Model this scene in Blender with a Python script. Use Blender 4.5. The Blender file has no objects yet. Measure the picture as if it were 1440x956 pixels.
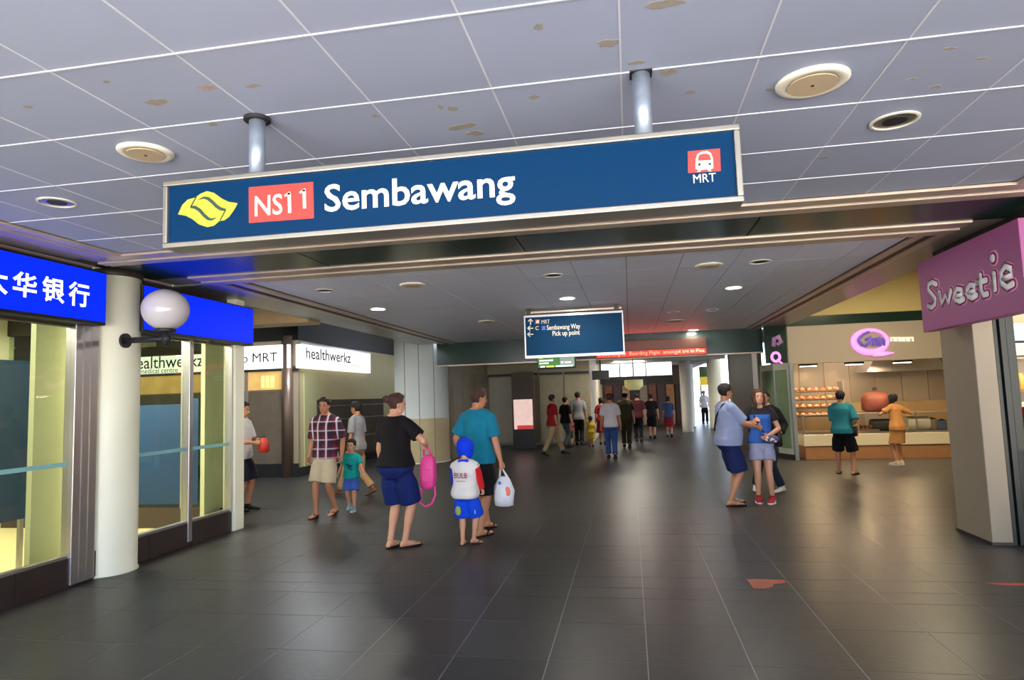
import bpy, math, random
from mathutils import Vector, Matrix
random.seed(7)
scene = bpy.context.scene
COL = scene.collection
rad = math.radians
sin, cos, pi = math.sin, math.cos, math.pi

def srgb(*c):
    if len(c) == 1: c = (c[0],)*3
    return tuple(((v/255)/12.92 if v/255 <= .04045 else ((v/255+.055)/1.055)**2.4) for v in c)

# ------------------------------------------------------------------ camera
F, CX, CY, H = 917.9, 720.0, 478.0, 1.62
yaw, pitch, roll = rad(10.0393), rad(5.0264), rad(-1.9068)
fwd = Vector((-sin(yaw)*cos(pitch), cos(yaw)*cos(pitch), sin(pitch)))
rgt0 = Vector((cos(yaw), sin(yaw), 0)); up0 = rgt0.cross(fwd)
rgt = rgt0*cos(roll) + up0*sin(roll); upv = up0*cos(roll) - rgt0*sin(roll)
EYE = Vector((0, 0, H))
cam = bpy.data.objects.new('camera', bpy.data.cameras.new('camera'))
cam.data.sensor_width = 36; cam.data.lens = F/1440*36
cam.data.clip_start = .05; cam.data.clip_end = 300
m = Matrix((rgt, upv, -fwd)).transposed().to_4x4(); m.translation = EYE
cam.matrix_world = m
COL.objects.link(cam); scene.camera = cam

def ray(x, y): return rgt*((x-CX)/F) - upv*((y-CY)/F) + fwd
def atY(x, y, Y): d = ray(x, y); return EYE + d*(Y/d.y)
def atX(x, y, X): d = ray(x, y); return EYE + d*(X/d.x)
def atZ(x, y, Z): d = ray(x, y); return EYE + d*((Z-H)/d.z)

# ------------------------------------------------------------------ world, sun, exposure
w = bpy.data.worlds.new('world'); scene.world = w; w.use_nodes = True
bg = w.node_tree.nodes['Background']
bg.inputs[0].default_value = (.68, .80, 1.0, 1); bg.inputs[1].default_value = 5.6
sun = bpy.data.objects.new('sun', bpy.data.lights.new('sun', 'SUN'))
sun.data.energy = 52; sun.data.angle = rad(1); sun.data.color = (1, .95, .88)
sun.rotation_euler = (rad(32), rad(12), 0); COL.objects.link(sun)
vs = scene.view_settings
vs.view_transform = 'Standard'; vs.look = 'None'; vs.gamma = 1; vs.use_curve_mapping = False
vs.exposure = 0.0
scene.cycles.use_denoising = True
scene.cycles.max_bounces = 8; scene.cycles.transparent_max_bounces = 12
scene.cycles.sample_clamp_indirect = 6

def area(name, loc, size, power, color=(1, .9, .75), rot=(0, 0, 0), shape='DISK', sy=None):
    l = bpy.data.lights.new(name, 'AREA'); l.shape = shape; l.size = size
    if sy: l.size_y = sy
    l.energy = power; l.color = color
    o = bpy.data.objects.new(name, l); o.location = loc; o.rotation_euler = rot; COL.objects.link(o); return o
# ceiling lamps of the rooms whose fittings lie out of view (bank, stall, sweet shop)
area('bank_room_lamp', (-7.0, 4.6, 2.85), 2.2, 230, (1, .96, .84), shape='RECTANGLE', sy=4)
area('bank_room_lamp', (-7.0, 7.0, 2.85), 1.6, 280, (1, .96, .84), shape='RECTANGLE', sy=1.2)
area('passage_fill', (-6.4, 12.6, 3.3), 1.2, 130, (.92, .96, 1))  # added fill light that brightens the silver column, no fitting here
area('void_fill', (5.2, 12.5, 4.2), 1.0, 200, (1, .86, .55))  # added warm fill so the yellow wall over the stall is not dark
area('sweet_shop_lamp', (5.2, 6.8, 2.85), .8, 110, (1, .85, .65))
area('far_hall_lamp', (0, 20.5, 2.95), 1.2, 110, (1, .92, .8))
area('far_hall_lamp', (0, 27, 2.95), 1.2, 160, (1, .9, .75))

# ------------------------------------------------------------------ materials
MATS = {}
def mat(name, col, rough=.6, metal=0., emit=0., ecol=None, noise=.0, nscale=6., bump=0., bscale=40., spec=.5, rnd=0., stretch=None, coat=0.):
    if name in MATS: return MATS[name]
    mt = bpy.data.materials.new(name); mt.use_nodes = True; nt = mt.node_tree; N = nt.nodes; L = nt.links
    b = N['Principled BSDF']
    b.inputs['Roughness'].default_value = rough; b.inputs['Metallic'].default_value = metal
    b.inputs['Specular IOR Level'].default_value = spec
    b.inputs['Coat Weight'].default_value = coat; b.inputs['Coat Roughness'].default_value = .1
    c = (*col, 1); b.inputs['Base Color'].default_value = c
    if emit:
        b.inputs['Emission Color'].default_value = (*(ecol or col), 1); b.inputs['Emission Strength'].default_value = emit
    src = None
    if noise or bump:
        tc = N.new('ShaderNodeTexCoord'); vec = tc.outputs['Object']
        if stretch:
            mp = N.new('ShaderNodeMapping'); mp.inputs['Scale'].default_value = stretch; L.new(vec, mp.inputs[0]); vec = mp.outputs[0]
    if noise:
        nz = N.new('ShaderNodeTexNoise'); nz.inputs['Scale'].default_value = nscale; nz.inputs['Detail'].default_value = 5; L.new(vec, nz.inputs['Vector'])
        mx = N.new('ShaderNodeMixRGB'); mx.blend_type = 'MIX'
        mx.inputs[1].default_value = (*[v*(1-noise) for v in col], 1); mx.inputs[2].default_value = (*[min(1, v*(1+noise)) for v in col], 1)
        L.new(nz.outputs['Fac'], mx.inputs[0]); src = mx.outputs[0]; L.new(src, b.inputs['Base Color'])
    if rnd:
        oi = N.new('ShaderNodeObjectInfo'); hs = N.new('ShaderNodeHueSaturation')
        mr = N.new('ShaderNodeMapRange'); mr.inputs['To Min'].default_value = 1-rnd; mr.inputs['To Max'].default_value = 1+rnd
        L.new(oi.outputs['Random'], mr.inputs['Value']); L.new(mr.outputs[0], hs.inputs['Value'])
        hs.inputs['Color'].default_value = c
        if src: L.new(src, hs.inputs['Color'])
        L.new(hs.outputs[0], b.inputs['Base Color'])
    if bump:
        n2 = N.new('ShaderNodeTexNoise'); n2.inputs['Scale'].default_value = bscale; n2.inputs['Detail'].default_value = 4; L.new(vec, n2.inputs['Vector'])
        bp = N.new('ShaderNodeBump'); bp.inputs['Strength'].default_value = bump; bp.inputs['Distance'].default_value = .01
        L.new(n2.outputs['Fac'], bp.inputs['Height']); L.new(bp.outputs[0], b.inputs['Normal'])
    MATS[name] = mt; return mt

def glass(name, tint, refl=.5, rough=.02):
    mt = bpy.data.materials.new(name); mt.use_nodes = True; nt = mt.node_tree; N = nt.nodes; L = nt.links
    N.remove(N['Principled BSDF']); out = N['Material Output']
    t = N.new('ShaderNodeBsdfTransparent'); t.inputs[0].default_value = (*tint, 1)
    g = N.new('ShaderNodeBsdfGlossy'); g.inputs['Roughness'].default_value = rough
    f = N.new('ShaderNodeFresnel'); f.inputs['IOR'].default_value = 1.5
    mu = N.new('ShaderNodeMath'); mu.operation = 'MULTIPLY'; mu.inputs[1].default_value = refl
    mx = N.new('ShaderNodeMixShader'); L.new(f.outputs[0], mu.inputs[0])
    ge = N.new('ShaderNodeNewGeometry'); iv = N.new('ShaderNodeMath'); iv.operation = 'SUBTRACT'; iv.inputs[0].default_value = 1; L.new(ge.outputs['Backfacing'], iv.inputs[1])
    m2 = N.new('ShaderNodeMath'); m2.operation = 'MULTIPLY'; L.new(mu.outputs[0], m2.inputs[0]); L.new(iv.outputs[0], m2.inputs[1]); L.new(m2.outputs[0], mx.inputs[0])
    L.new(t.outputs[0], mx.inputs[1]); L.new(g.outputs[0], mx.inputs[2]); L.new(mx.outputs[0], out.inputs[0]); return mt

M_floor = mat('slate', srgb(60, 59, 59), .34, noise=.22, nscale=9, bump=.12, bscale=30, spec=.12, rnd=.10)
M_slab = mat('slab', srgb(58, 57, 56), .34, noise=.2, nscale=3, spec=.12)
M_grout = mat('grout', srgb(134, 132, 132), .7, noise=.25, nscale=5)
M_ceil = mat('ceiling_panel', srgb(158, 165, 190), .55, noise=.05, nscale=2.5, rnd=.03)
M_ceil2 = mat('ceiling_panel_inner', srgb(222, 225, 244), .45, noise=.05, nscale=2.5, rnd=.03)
M_rail = mat('white_rail', srgb(222, 222, 232), .4)
M_void = mat('ceiling_void', srgb(120, 118, 120), .8)
M_trim = mat('aluminium_trim', srgb(196, 178, 162), .36, .45, noise=.18, nscale=3, stretch=(1, 1, 1))
M_trimd = mat('trim_groove', srgb(60, 48, 42), .5, .3)
M_green = mat('dark_green_panel', srgb(26, 54, 50), .22, spec=.6)
M_black = mat('black', srgb(16, 15, 15), .5)
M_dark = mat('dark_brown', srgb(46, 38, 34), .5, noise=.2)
M_cream = mat('cream_paint', srgb(254, 248, 222), .4, noise=.06, nscale=3)
M_wall = mat('beige_wall', srgb(176, 162, 132), .6, noise=.12, nscale=4)
M_silver = mat('silver_metal', srgb(190, 186, 188), .3, .9)
M_grey = mat('grey_paint', srgb(150, 146, 138), .5, noise=.08, nscale=5)
M_white = mat('white_paint', srgb(235, 232, 225), .5)
M_blue = mat('blue_light_box', srgb(0, 12, 120), .6, emit=1.2, ecol=srgb(2, 40, 252), spec=.12)
M_wlet = mat('white_letter_lit', srgb(250, 250, 255), .4, emit=1.0)
M_wbox = mat('white_light_box', srgb(245, 245, 245), .4, emit=1.15, ecol=srgb(250, 250, 245))
M_let = mat('white_letter', srgb(214, 208, 196), .5)
M_signb = mat('station_blue', srgb(0, 44, 82), .35, spec=.1)
M_red = mat('sign_red', srgb(172, 56, 50), .4)
M_yel = mat('sign_yellow', srgb(196, 182, 50), .4)
M_logod = mat('logo_dark', srgb(28, 62, 52), .5)
M_pink = mat('sweet_pink', srgb(160, 82, 138), .5, noise=.05)
M_ink = mat('ink', srgb(30, 28, 34), .6)
M_plinth = mat('plinth_tile', srgb(54, 42, 40), .3, noise=.3, nscale=5)

# ------------------------------------------------------------------ mesh building
class MB:
    def __init__(s): s.v = []; s.f = []
    def add(s, vs, fs):
        b = len(s.v); s.v += [Vector(p) for p in vs]; s.f += [tuple(i+b for i in f) for f in fs]; return s
    def box(s, x0, x1, y0, y1, z0, z1):
        return s.add([(x0,y0,z0),(x1,y0,z0),(x1,y1,z0),(x0,y1,z0),(x0,y0,z1),(x1,y0,z1),(x1,y1,z1),(x0,y1,z1)],
              [(0,3,2,1),(4,5,6,7),(0,1,5,4),(1,2,6,5),(2,3,7,6),(3,0,4,7)])
    def loft(s, rings, cap=True):
        n = len(rings[0]); vs = [p for r in rings for p in r]; fs = []
        for i in range(len(rings)-1):
            for j in range(n):
                k = (j+1) % n; fs.append((i*n+j, i*n+k, (i+1)*n+k, (i+1)*n+j))
        if cap: fs.append(tuple(range(n))[::-1]); fs.append(tuple((len(rings)-1)*n+j for j in range(n)))
        return s.add(vs, fs)
    def tube(s, pts, r, n=10, cap=True):
        pts = [Vector(p) for p in pts]; rr = r if isinstance(r, (list, tuple)) else [r]*len(pts)
        rings = []; ref = None
        for i, p in enumerate(pts):
            d = (pts[min(i+1, len(pts)-1)] - pts[max(i-1, 0)]).normalized()
            if ref is None: ref = Vector((0, 0, 1)) if abs(d.z) < .9 else Vector((0, 1, 0))
            a = d.cross(ref)
            if a.length < 1e-4: a = d.cross(Vector((1, 0, 0)))
            a.normalize(); b = a.cross(d).normalized(); ref = b
            rings.append([p + a*(cos(2*pi*k/n)*rr[i]) + b*(sin(2*pi*k/n)*rr[i]) for k in range(n)][::-1])
        return s.loft(rings, cap)
    def lathe(s, prof, c=(0, 0), n=24):
        return s.loft([[(c[0]+r*cos(2*pi*k/n), c[1]+r*sin(2*pi*k/n), z) for k in range(n)] for r, z in prof])
    def ell(s, c, rx, ry, rz, n=14, m=8):
        c = Vector(c); rings = []
        for i in range(1, m):
            t = -pi/2 + pi*i/m
            rings.append([c + Vector((rx*cos(t)*cos(2*pi*k/n), ry*cos(t)*sin(2*pi*k/n), rz*sin(t))) for k in range(n)])
        return s.loft(rings)
    def prism(s, poly, o, u, v, n, d):
        """polygon poly (list of (a,b)) on plane o+a*u+b*v, thickness d along n"""
        o, u, v, n = Vector(o), Vector(u), Vector(v), Vector(n)
        p0 = [o+u*a+v*b for a, b in poly]; p1 = [p+n*d for p in p0]; k = len(poly)
        return s.add(p0+p1, [tuple(range(k))[::-1], tuple(range(k, 2*k))] + [(i, (i+1) % k, k+(i+1) % k, k+i) for i in range(k)])
    def build(s, name, m, parent=None, smooth=False, bevel=0., kind=None, label=None):
        o0 = org(parent)
        me = bpy.data.meshes.new(name); me.from_pydata([p-o0 for p in s.v], [], s.f)
        import bmesh
        bm = bmesh.new(); bm.from_mesh(me); bmesh.ops.recalc_face_normals(bm, faces=bm.faces); bm.to_mesh(me); bm.free()
        return link(name, me, m, parent, smooth, bevel, kind, label)

ORG = {}
def org(p):
    while p is not None:
        if p.name in ORG: return ORG[p.name]
        p = p.parent
    return Vector((0, 0, 0))
def link(name, me, m, parent=None, smooth=False, bevel=0., kind=None, label=None):
    o = bpy.data.objects.new(name, me); COL.objects.link(o)
    if m: me.materials.append(m)
    if smooth:
        for p in me.polygons: p.use_smooth = True
    if bevel:
        b = o.modifiers.new('bevel', 'BEVEL'); b.width = bevel; b.segments = 2; b.limit_method = 'ANGLE'
    if parent: o.parent = parent
    if kind: o['kind'] = kind
    if label: o['label'] = label
    return o
def thing(name, label, cat, loc=(0, 0, 0), group=None):
    o = bpy.data.objects.new(name, None); COL.objects.link(o); o.empty_display_size = .1
    o.location = loc; ORG[o.name] = Vector(loc); tag(o, label, cat, group); return o
def tag(o, label, cat, group=None):
    o['label'] = label; o['category'] = cat
    if group: o['group'] = group
    return o
def B(x0, x1, y0, y1, z0, z1): return MB().box(x0, x1, y0, y1, z0, z1)
def struct(o): o['kind'] = 'structure'; return o

def text_mesh(body, bold=0.):
    cu = bpy.data.curves.new('lettering', 'FONT'); cu.body = body; cu.size = 1; cu.offset = bold; cu.resolution_u = 3
    o = bpy.data.objects.new('lettering', cu); me = bpy.data.meshes.new_from_object(o)
    bpy.data.objects.remove(o); return me
def lettering(body, o, u, v, n, w=None, h=None, m=None, parent=None, bold=0., name='lettering', label=None, depth=.003):
    """flat raised letters: lower-left corner o, unit axes u (reading), v (up), n (out); fitted to width w / height h"""
    me = text_mesh(body, bold); vs = [p.co.copy() for p in me.vertices]
    if not vs: return None
    x0 = min(p.x for p in vs); x1 = max(p.x for p in vs); y0 = min(p.y for p in vs); y1 = max(p.y for p in vs)
    kx = w/(x1-x0) if w else h/(y1-y0); ky = h/(y1-y0) if h else kx
    o, u, v, n = Vector(o), Vector(u), Vector(v), Vector(n); oo = org(parent)
    for p in me.vertices: p.co = o + u*((p.co.x-x0)*kx) + v*((p.co.y-y0)*ky) + n*depth - oo
    return link(name, me, m, parent, label=label)
# ================================================================== SETTING
X_, Y_, Z_ = Vector((1, 0, 0)), Vector((0, 1, 0)), Vector((0, 0, 1))
floor = struct(B(-16, 14, -2.2, 60, -.2, -.003).build('floor', M_slab))
pave = struct(B(-60, 60, -70, -2.2, -.25, -.05).build('pavement', mat('outdoor_paving', srgb(214, 208, 198), .8, noise=.1)))
pave['label'] = 'sunlit pale paving outside the station entrance'
TX = [.028+.602*k for k in range(-9, 7)]
TY = [2.356, 2.958, 3.56, 4.161, 4.827, 5.416, 5.70, 6.03, 6.63, 7.23, 7.83, 8.43, 9.03, 9.63]
B(TX[0], TX[-1], TY[0], TY[-1], -.0028, -.0022).build('grout', M_grout, floor)
for j in range(len(TY)-1):
    hh = TY[j+1]-TY[j]; proto = None
    g = .0036 if j < 8 else .002
    for i in range(len(TX)-1):
        if proto is None:
            proto = MB().box(g, .602-g, g, hh-g, -.002, 0).build('tile', M_floor, floor); o = proto
        else:
            o = proto.copy(); COL.objects.link(o)
        o.location = (TX[i], TY[j], random.uniform(-.0008, 0))
fb = MB()
for j in range(11):
    for i in range(28):
        x0, y0 = -9.004+.602*i, 9.63+.6*j; fb.box(x0+.001, x0+.601, y0+.001, y0+.599, -.002, -.0003)
fb.build('distant_tile_paving', M_floor, floor, kind='stuff')
# worn red paint left on the narrow tile strip
M_redp = mat('worn_red_paint', srgb(150, 62, 46), .6, noise=.35, nscale=14)
MB().prism([(.91, 6.02), (1.22, 6.02), (1.20, 5.91), (1.10, 5.89), (1.08, 5.80), (1.0, 5.75), (.92, 5.75)], (0, 0, 0), X_, Y_, Z_, .0012).build('paint_patch', M_redp, floor, label='worn red paint patch on a narrow tile strip')
MB().prism([(2.75, 6.02), (3.2, 6.02), (3.15, 5.95), (2.85, 5.96)], (0, 0, 0), X_, Y_, Z_, .0012).build('paint_patch', M_redp, floor)

# ---- ceilings
ceiling = struct(B(-5.24, 3.65, -1.8, 16.4, 3.078, 3.30).build('ceiling', M_void))
CXs = [-4.58]+[.03+.6*k for k in range(-7, 5)]+[2.85]
CYs = [1.064+.612*k for k in range(7)]+[5.235]
def ceil_tiles(xs, ys, m, gx, gy):
    cache = {}
    for j in range(len(ys)-1):
        for i in range(len(xs)-1):
            a, b = xs[i+1]-xs[i], ys[j+1]-ys[j]; key = (round(a, 3), round(b, 3))
            if key not in cache:
                o = MB().box(gx, a-gx, gy, b-gy, 0, .007).build('panel', m, ceiling); cache[key] = o
            else:
                o = cache[key].copy(); COL.objects.link(o)
            o.location = (xs[i], ys[j], 3.07+random.uniform(0, .0012))
ceil_tiles(CXs, CYs, M_ceil, .0015, .002)
B(-4.58, 2.85, -1.8, 1.06, 3.070, 3.078).build('panel', M_ceil, ceiling)
for y in CYs[1:-1]: B(-4.58, 2.85, y-.0048, y+.0048, 3.067, 3.072).build('rail', M_rail, ceiling)
for x in CXs[1:-1]: B(x-.004, x+.004, 1.06, 5.235, 3.0685, 3.072).build('rail', mat('grey_rail', srgb(205, 205, 212), .4), ceiling)
IX = [-4.35]+[.03+.6*k for k in range(-7, 5)]+[2.78]
IY = [6.86]+[7.18+.612*k for k in range(6)]
ceil_tiles(IX, IY, M_ceil2, .004, .002)
fb = MB()
for j in range(20):
    for i in range(len(IX)-1):
        y0, y1 = 10.24+.3*j, 10.24+.3*(j+1); fb.box(IX[i]+.005, IX[i+1]-.005, y0+.002, y1-.002, 3.07, 3.078)
fb.build('distant_ceiling_panels', M_ceil2, ceiling, kind='stuff')
# water stains
M_stain = mat('water_stain', srgb(150, 142, 132), .7, noise=.2, nscale=30)
M_stain2 = mat('rust_stain', srgb(164, 144, 138), .7, noise=.2, nscale=30)
for k, (px, py, a, b, mm) in enumerate([(220,144,.055,.035,M_stain),(291,123,.045,.03,M_stain2),(355,121,.04,.018,M_stain),(855,61,.045,.035,M_stain),(650,178,.09,.04,M_stain),(668,187,.05,.04,M_stain),
        (935,6,.075,.03,M_stain),(636,153,.035,.03,M_stain),(620,150,.015,.03,M_stain),(40,150,.03,.018,M_stain),(940,102,.05,.03,M_stain),(757,38,.02,.025,M_stain),(895,88,.04,.02,M_stain),(1315,122,.035,.02,M_stain),
        (1282,111,.025,.012,M_stain),(1158,222,.03,.025,M_stain),(1082,126,.025,.02,M_stain),(750,137,.03,.02,M_stain),(150,115,.02,.012,M_stain),(970,130,.03,.02,M_stain),(1335,68,.03,.012,M_stain),(1380,82,.03,.012,M_stain),(300,175,.03,.02,M_stain),(527,163,.02,.02,M_stain)]):
    p = atZ(px, py, 3.07); rr = random.Random(k)
    poly = []
    for q in range(18):
        t = 2*pi*q/18; r_ = rr.uniform(.6, 1.15); poly.append((a*r_*cos(t), b*r_*sin(t)))
    MB().prism(poly, (p.x, p.y, 3.0694), X_, Y_, Z_, .001).build('stain', mm, ceiling)

# ---- trims and dark soffits
def profile(name, x0, x1, y0, y1, along):
    """moulded aluminium edging: two raised strips with a groove between"""
    root = struct(B(x0, x1, y0, y1, 3.066, 3.09).build(name, M_trimd))
    for k, (a, b, z) in enumerate([(0, .40, 3.045), (.50, .78, 3.035), (.80, 1.0, 3.045)] if name in ('trim_1', 'trim_2', 'trim_3', 'trim_4') else [(0, .28, 3.05), (.64, .94, 3.045)]):
        if along == 'x': bx = B(x0, x1, y0+(y1-y0)*a, y0+(y1-y0)*b, z, 3.08)
        else: bx = B(x0+(x1-x0)*a, x0+(x1-x0)*b, y0, y1, z, 3.08)
        bx.build('strip', M_trim, root, bevel=.006)
    return root
profile('trim_1', -5.0, 3.6, 5.235, 5.60, 'x')
profile('trim_2', -4.75, 3.10, 6.38, 6.85, 'x')
profile('trim_3', -5.10, -4.58, -1.8, 5.235, 'y')
profile('trim_4', 3.2, 2.85, -1.8, 5.235, 'y')
profile('trim_5', -4.75, -4.35, 6.85, 16.2, 'y')
profile('trim_6', 3.10, 2.78, 6.80, 16.2, 'y')
sx = [-5.2, -3.05, -.95, 1.15, 3.6]
sof = struct(B(-5.2, 3.6, 5.6, 6.38, 3.072, 3.085).build('trim_7', M_black)); sof['label'] = 'dark green glossy soffit band between the two ceilings'
for i in range(4): B(sx[i]+.008, sx[i+1]-.008, 5.6, 6.38, 3.06, 3.08).build('panel', M_green, sof)
sr = struct(B(3.10, 3.65, 6.4, 16.2, 3.062, 3.09).build('trim_8', mat('soffit_grey', srgb(150, 138, 130), .3, spec=.7)))
sl = struct(B(-5.35, -4.75, 6.85, 16.2, 3.062, 3.09).build('trim_9', mat('soffit_silver', srgb(160, 160, 158), .35, .6)))
# taller voids at both sides
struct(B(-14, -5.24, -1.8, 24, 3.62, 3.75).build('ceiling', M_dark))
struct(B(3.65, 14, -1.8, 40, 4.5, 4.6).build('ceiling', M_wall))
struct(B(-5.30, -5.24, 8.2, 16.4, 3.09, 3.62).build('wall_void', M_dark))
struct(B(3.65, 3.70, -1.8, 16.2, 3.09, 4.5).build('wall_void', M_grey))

# ---- bank front on the left (X = -5.24)
def window(name, label, y0, y1, mulls, stripe=True):
    t = struct(MB().box(-5.29, -5.20, y0-.05, y1+.05, 2.43, 2.50).build(name, M_dark)); t['label'] = label
    B(-5.28, -5.205, y0-.05, y1+.05, .27, .295).build('window_sill', M_silver, t)
    ys = [y0]+mulls+[y1]
    for i in range(len(ys)-1):
        B(-5.245, -5.235, ys[i], ys[i+1], .29, 2.44).build('pane', M_pane, t)
        if stripe: B(-5.234, -5.232, ys[i]+.02, ys[i+1]-.02, 1.115, 1.155).build('sticker_band', M_band, t)
    for y in mulls:
        B(-5.30, -5.19, y-.035, y+.035, .05, 2.44).build('mullion', M_silver, t, bevel=.008)
    return t
M_pane = glass('tinted_pane', (.90, .93, .84), .7)
M_band = mat('sticker_band', srgb(140, 196, 200), .5)
w1 = window('window_1', 'tall tinted bank window under the sign with white characters', 2.2, 5.385, [3.9])
for a, b in ((5.385, 5.47), (5.475, 5.56), (5.565, 5.66)): B(-5.30, -5.18, a, b, .02, 2.46).build('jamb', M_silver, w1, bevel=.008)
w2 = window('window_2', 'tinted bank windows between the round column and the cream post', 6.20, 7.90, [7.08])
B(-5.29, -5.19, 7.885, 7.915, .25, 2.45).build('jamb', M_silver, w2)
pl = struct(B(-5.34, -5.215, -3, 8.0, 0, .27).build('baseboard_left', M_plinth))
for k in range(14): B(-5.216, -5.205, -3+k*.785+.004, -3+(k+1)*.785-.004, .006, .262).build('tile', M_plinth, pl, bevel=.003)
post = struct(B(-5.34, -5.16, 7.92, 8.13, 0, 3.07).build('post', M_cream, bevel=.012)); post['label'] = 'square cream post at the far end of the bank windows'; post['kind'] = 'structure'
col = struct(MB().lathe([(.30, .0), (.30, .012), (.287, .03), (.285, 1.5), (.285, 3.07)], (-5.33, 5.96), 40).build('column', M_cream, smooth=True)); col['label'] = 'round cream column between the two bank windows'
MB().lathe([(.295, 3.0), (.30, 3.01), (.30, 3.06)], (-5.33, 5.96), 40).build('collar', M_dark, col, smooth=True)
M_olive = mat('olive_panel', srgb(184, 184, 150), .5)
M_teal = mat('blue_green_sheet', srgb(4, 44, 80), .5, noise=.3, nscale=1.2)
M_shell = mat('bank_wall', srgb(178, 176, 148), .6)
bank = struct(B(-9.0, -8.9, -3, 8.15, 0, 3.1).build('wall_bank', M_shell))
bend = struct(B(-9.0, -5.34, 8.04, 8.13, 2.75, 3.1).build('window_3', M_dark)); bend['label'] = 'glazed end wall of the bank with blue film'
B(-9.0, -5.34, 8.04, 8.13, 0, .28).build('wall_panel', M_plinth, bend)
B(-8.9, -5.34, 8.07, 8.08, .28, 2.75).build('pane', M_pane, bend)
for x in (-8.2, -6.02): B(x-.03, x+.03, 8.03, 8.12, .28, 2.75).build('mullion', M_silver, bend)
B(-6.9, -6.05, 8.055, 8.065, .33, 1.68).build('blue_film', M_teal, bend); B(-5.98, -5.80, 8.055, 8.065, .33, 1.75).build('blue_film', M_teal, bend); B(-8.1, -6.95, 8.055, 8.065, .33, 1.68).build('blue_film', M_teal, bend)
struct(B(-9.0, -5.34, -3.0, -2.9, 0, 3.1).build('wall_bank', M_shell))
struct(B(-9.0, -5.30, -2.9, 8.04, 3.0, 3.08).build('ceiling', M_shell))
struct(B(-8.9, -5.34, -2.9, 8.04, .0, .012).build('floor', mat('bank_floor', srgb(180, 168, 122), .35)))
struct(B(-5.36, -5.27, -3, 2.15, .27, 3.0).build('wall_bank', M_shell))
struct(B(-5.36, -5.29, 2.15, 7.92, 2.50, 3.09).build('wall_bank', M_dark))
# olive panels, and an added sheet for the blue reflection in the glass
def inside(name, label, cat, px0, px1, py0, py1, X, th, m, bow=0.):
    a, b = atX(px0, (py0+py1)/2, X), atX(px1, (py0+py1)/2, X); z1 = atX((px0+px1)/2, py0, X).z; z0 = max(.013, atX((px0+px1)/2, py1, X).z)
    mb = MB(); n = 12
    top = []; 
    rings = []
    for k in range(n+1):
        t = k/n; y = a.y+(b.y-a.y)*t; d = bow*(1-(2*t-1)**2)
        rings.append([(X+d, y, z0), (X+d-th, y, z0), (X+d-th, y, z1), (X+d, y, z1)])
    mb.loft(rings)
    return mb, z0
def inside_thing(name, label, cat, args, m, th=.04, bow=0., base=True):
    px0, px1, py0, py1, X = args
    t = thing(name, label, cat, (X, atX((px0+px1)/2, 600, X).y, 0))
    mb, z0 = inside(name, label, cat, px0, px1, py0, py1, X, th, m, bow); mb.build('panel', m, t)
    if base and z0 > .03:
        y0, y1 = atX(px0, 600, X).y, atX(px1, 600, X).y
        for y in (y0+.08, y1-.08): B(X-.06, X-.02, y-.02, y+.02, 0.012, z0+.02).build('foot', M_silver, t)
    return t
inside_thing('reflection_sheet', 'blue-green sheet painting the glass reflection inside the bank behind the window under the white characters', 'screen', (-70, 47, 505, 738, -6.3), M_teal)
for i, (px0, px1, X) in enumerate([(47, 92, -5.7), (288, 322, -5.45)]):
    y0, y1 = atX(px0, 600, X).y, atX(px1, 600, X).y
    p = struct(B(X-.06, X, y0, y1, .012, 3.0).build('column', M_olive)); p['label'] = ['upright olive panel inside the bank window under the characters', 'upright olive panel inside the bank window beside the cream post'][i]
# desk edge seen in the first window
dk = thing('counter_desk', 'pale counter behind the bank window under the white characters', 'counter', (-7.5, 5.2, 0))
B(-7.7, -7.0, 3.0, 6.4, .95, 1.0).build('worktop', M_white, dk); B(-7.65, -7.1, 3.1, 6.3, .012, .95).build('body', M_shell, dk)
# lamps of the bank ceiling
for i, (x, y) in enumerate([atZ(8, 490, 2.98)[:2], atZ(12, 471, 2.98)[:2]]):
    t = thing('bank_downlight', ['lower and nearer lit round lamp seen through the window under the white characters', 'upper and farther lit round lamp seen through the window under the white characters'][1-i], 'lamp', (x, y, 3.0), 'lit lamps inside the bank')
    MB().lathe([(.16, 2.985), (.16, 3.0)], (x, y), 20).build('rim', M_white, t); MB().lathe([(.13, 2.98), (.13, 2.985)], (x, y), 20).build('diffuser', mat('warm_lamp', srgb(255, 246, 210), .5, emit=4), t)
# blue bank light boxes
def bluebox(label, y0, y1, z0, z1):
    t = thing('bank_sign', label, 'sign', (-5.13, (y0+y1)/2, z0))
    B(-5.235, -5.03, y0, y1, z0, z1).build('case', M_black, t, bevel=.006)
    B(-5.03, -5.02, y0+.015, y1-.015, z0+.03, z1-.02).build('face', M_blue, t)
    return t
s1 = bluebox('blue lit bank sign with white Chinese characters', 1.2, 5.57, 2.455, 2.983)
for ch, x0, x1, yt, yb in (('大', -27, 11, 374, 412), ('华', 17, 51.6, 382.7, 418), ('银', 59, 90.5, 390, 425.5), ('行', 96, 125.5, 397, 431)):
    a, b = atX(x0, (yt+yb)/2, -5.018), atX(x1, (yt+yb)/2, -5.018); xc = (x0+x1)/2
    zt, zb = atX(xc, yt, -5.018).z, atX(xc, yb, -5.018).z
    lettering(ch, (-5.018, a.y, zb), Y_, Z_, X_, w=b.y-a.y, h=zt-zb, m=M_wlet, parent=s1, bold=.022, name='character')
bluebox('plain blue lit bank sign behind the globe lamp', 6.06, 8.13, 2.44, 2.955)

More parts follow.
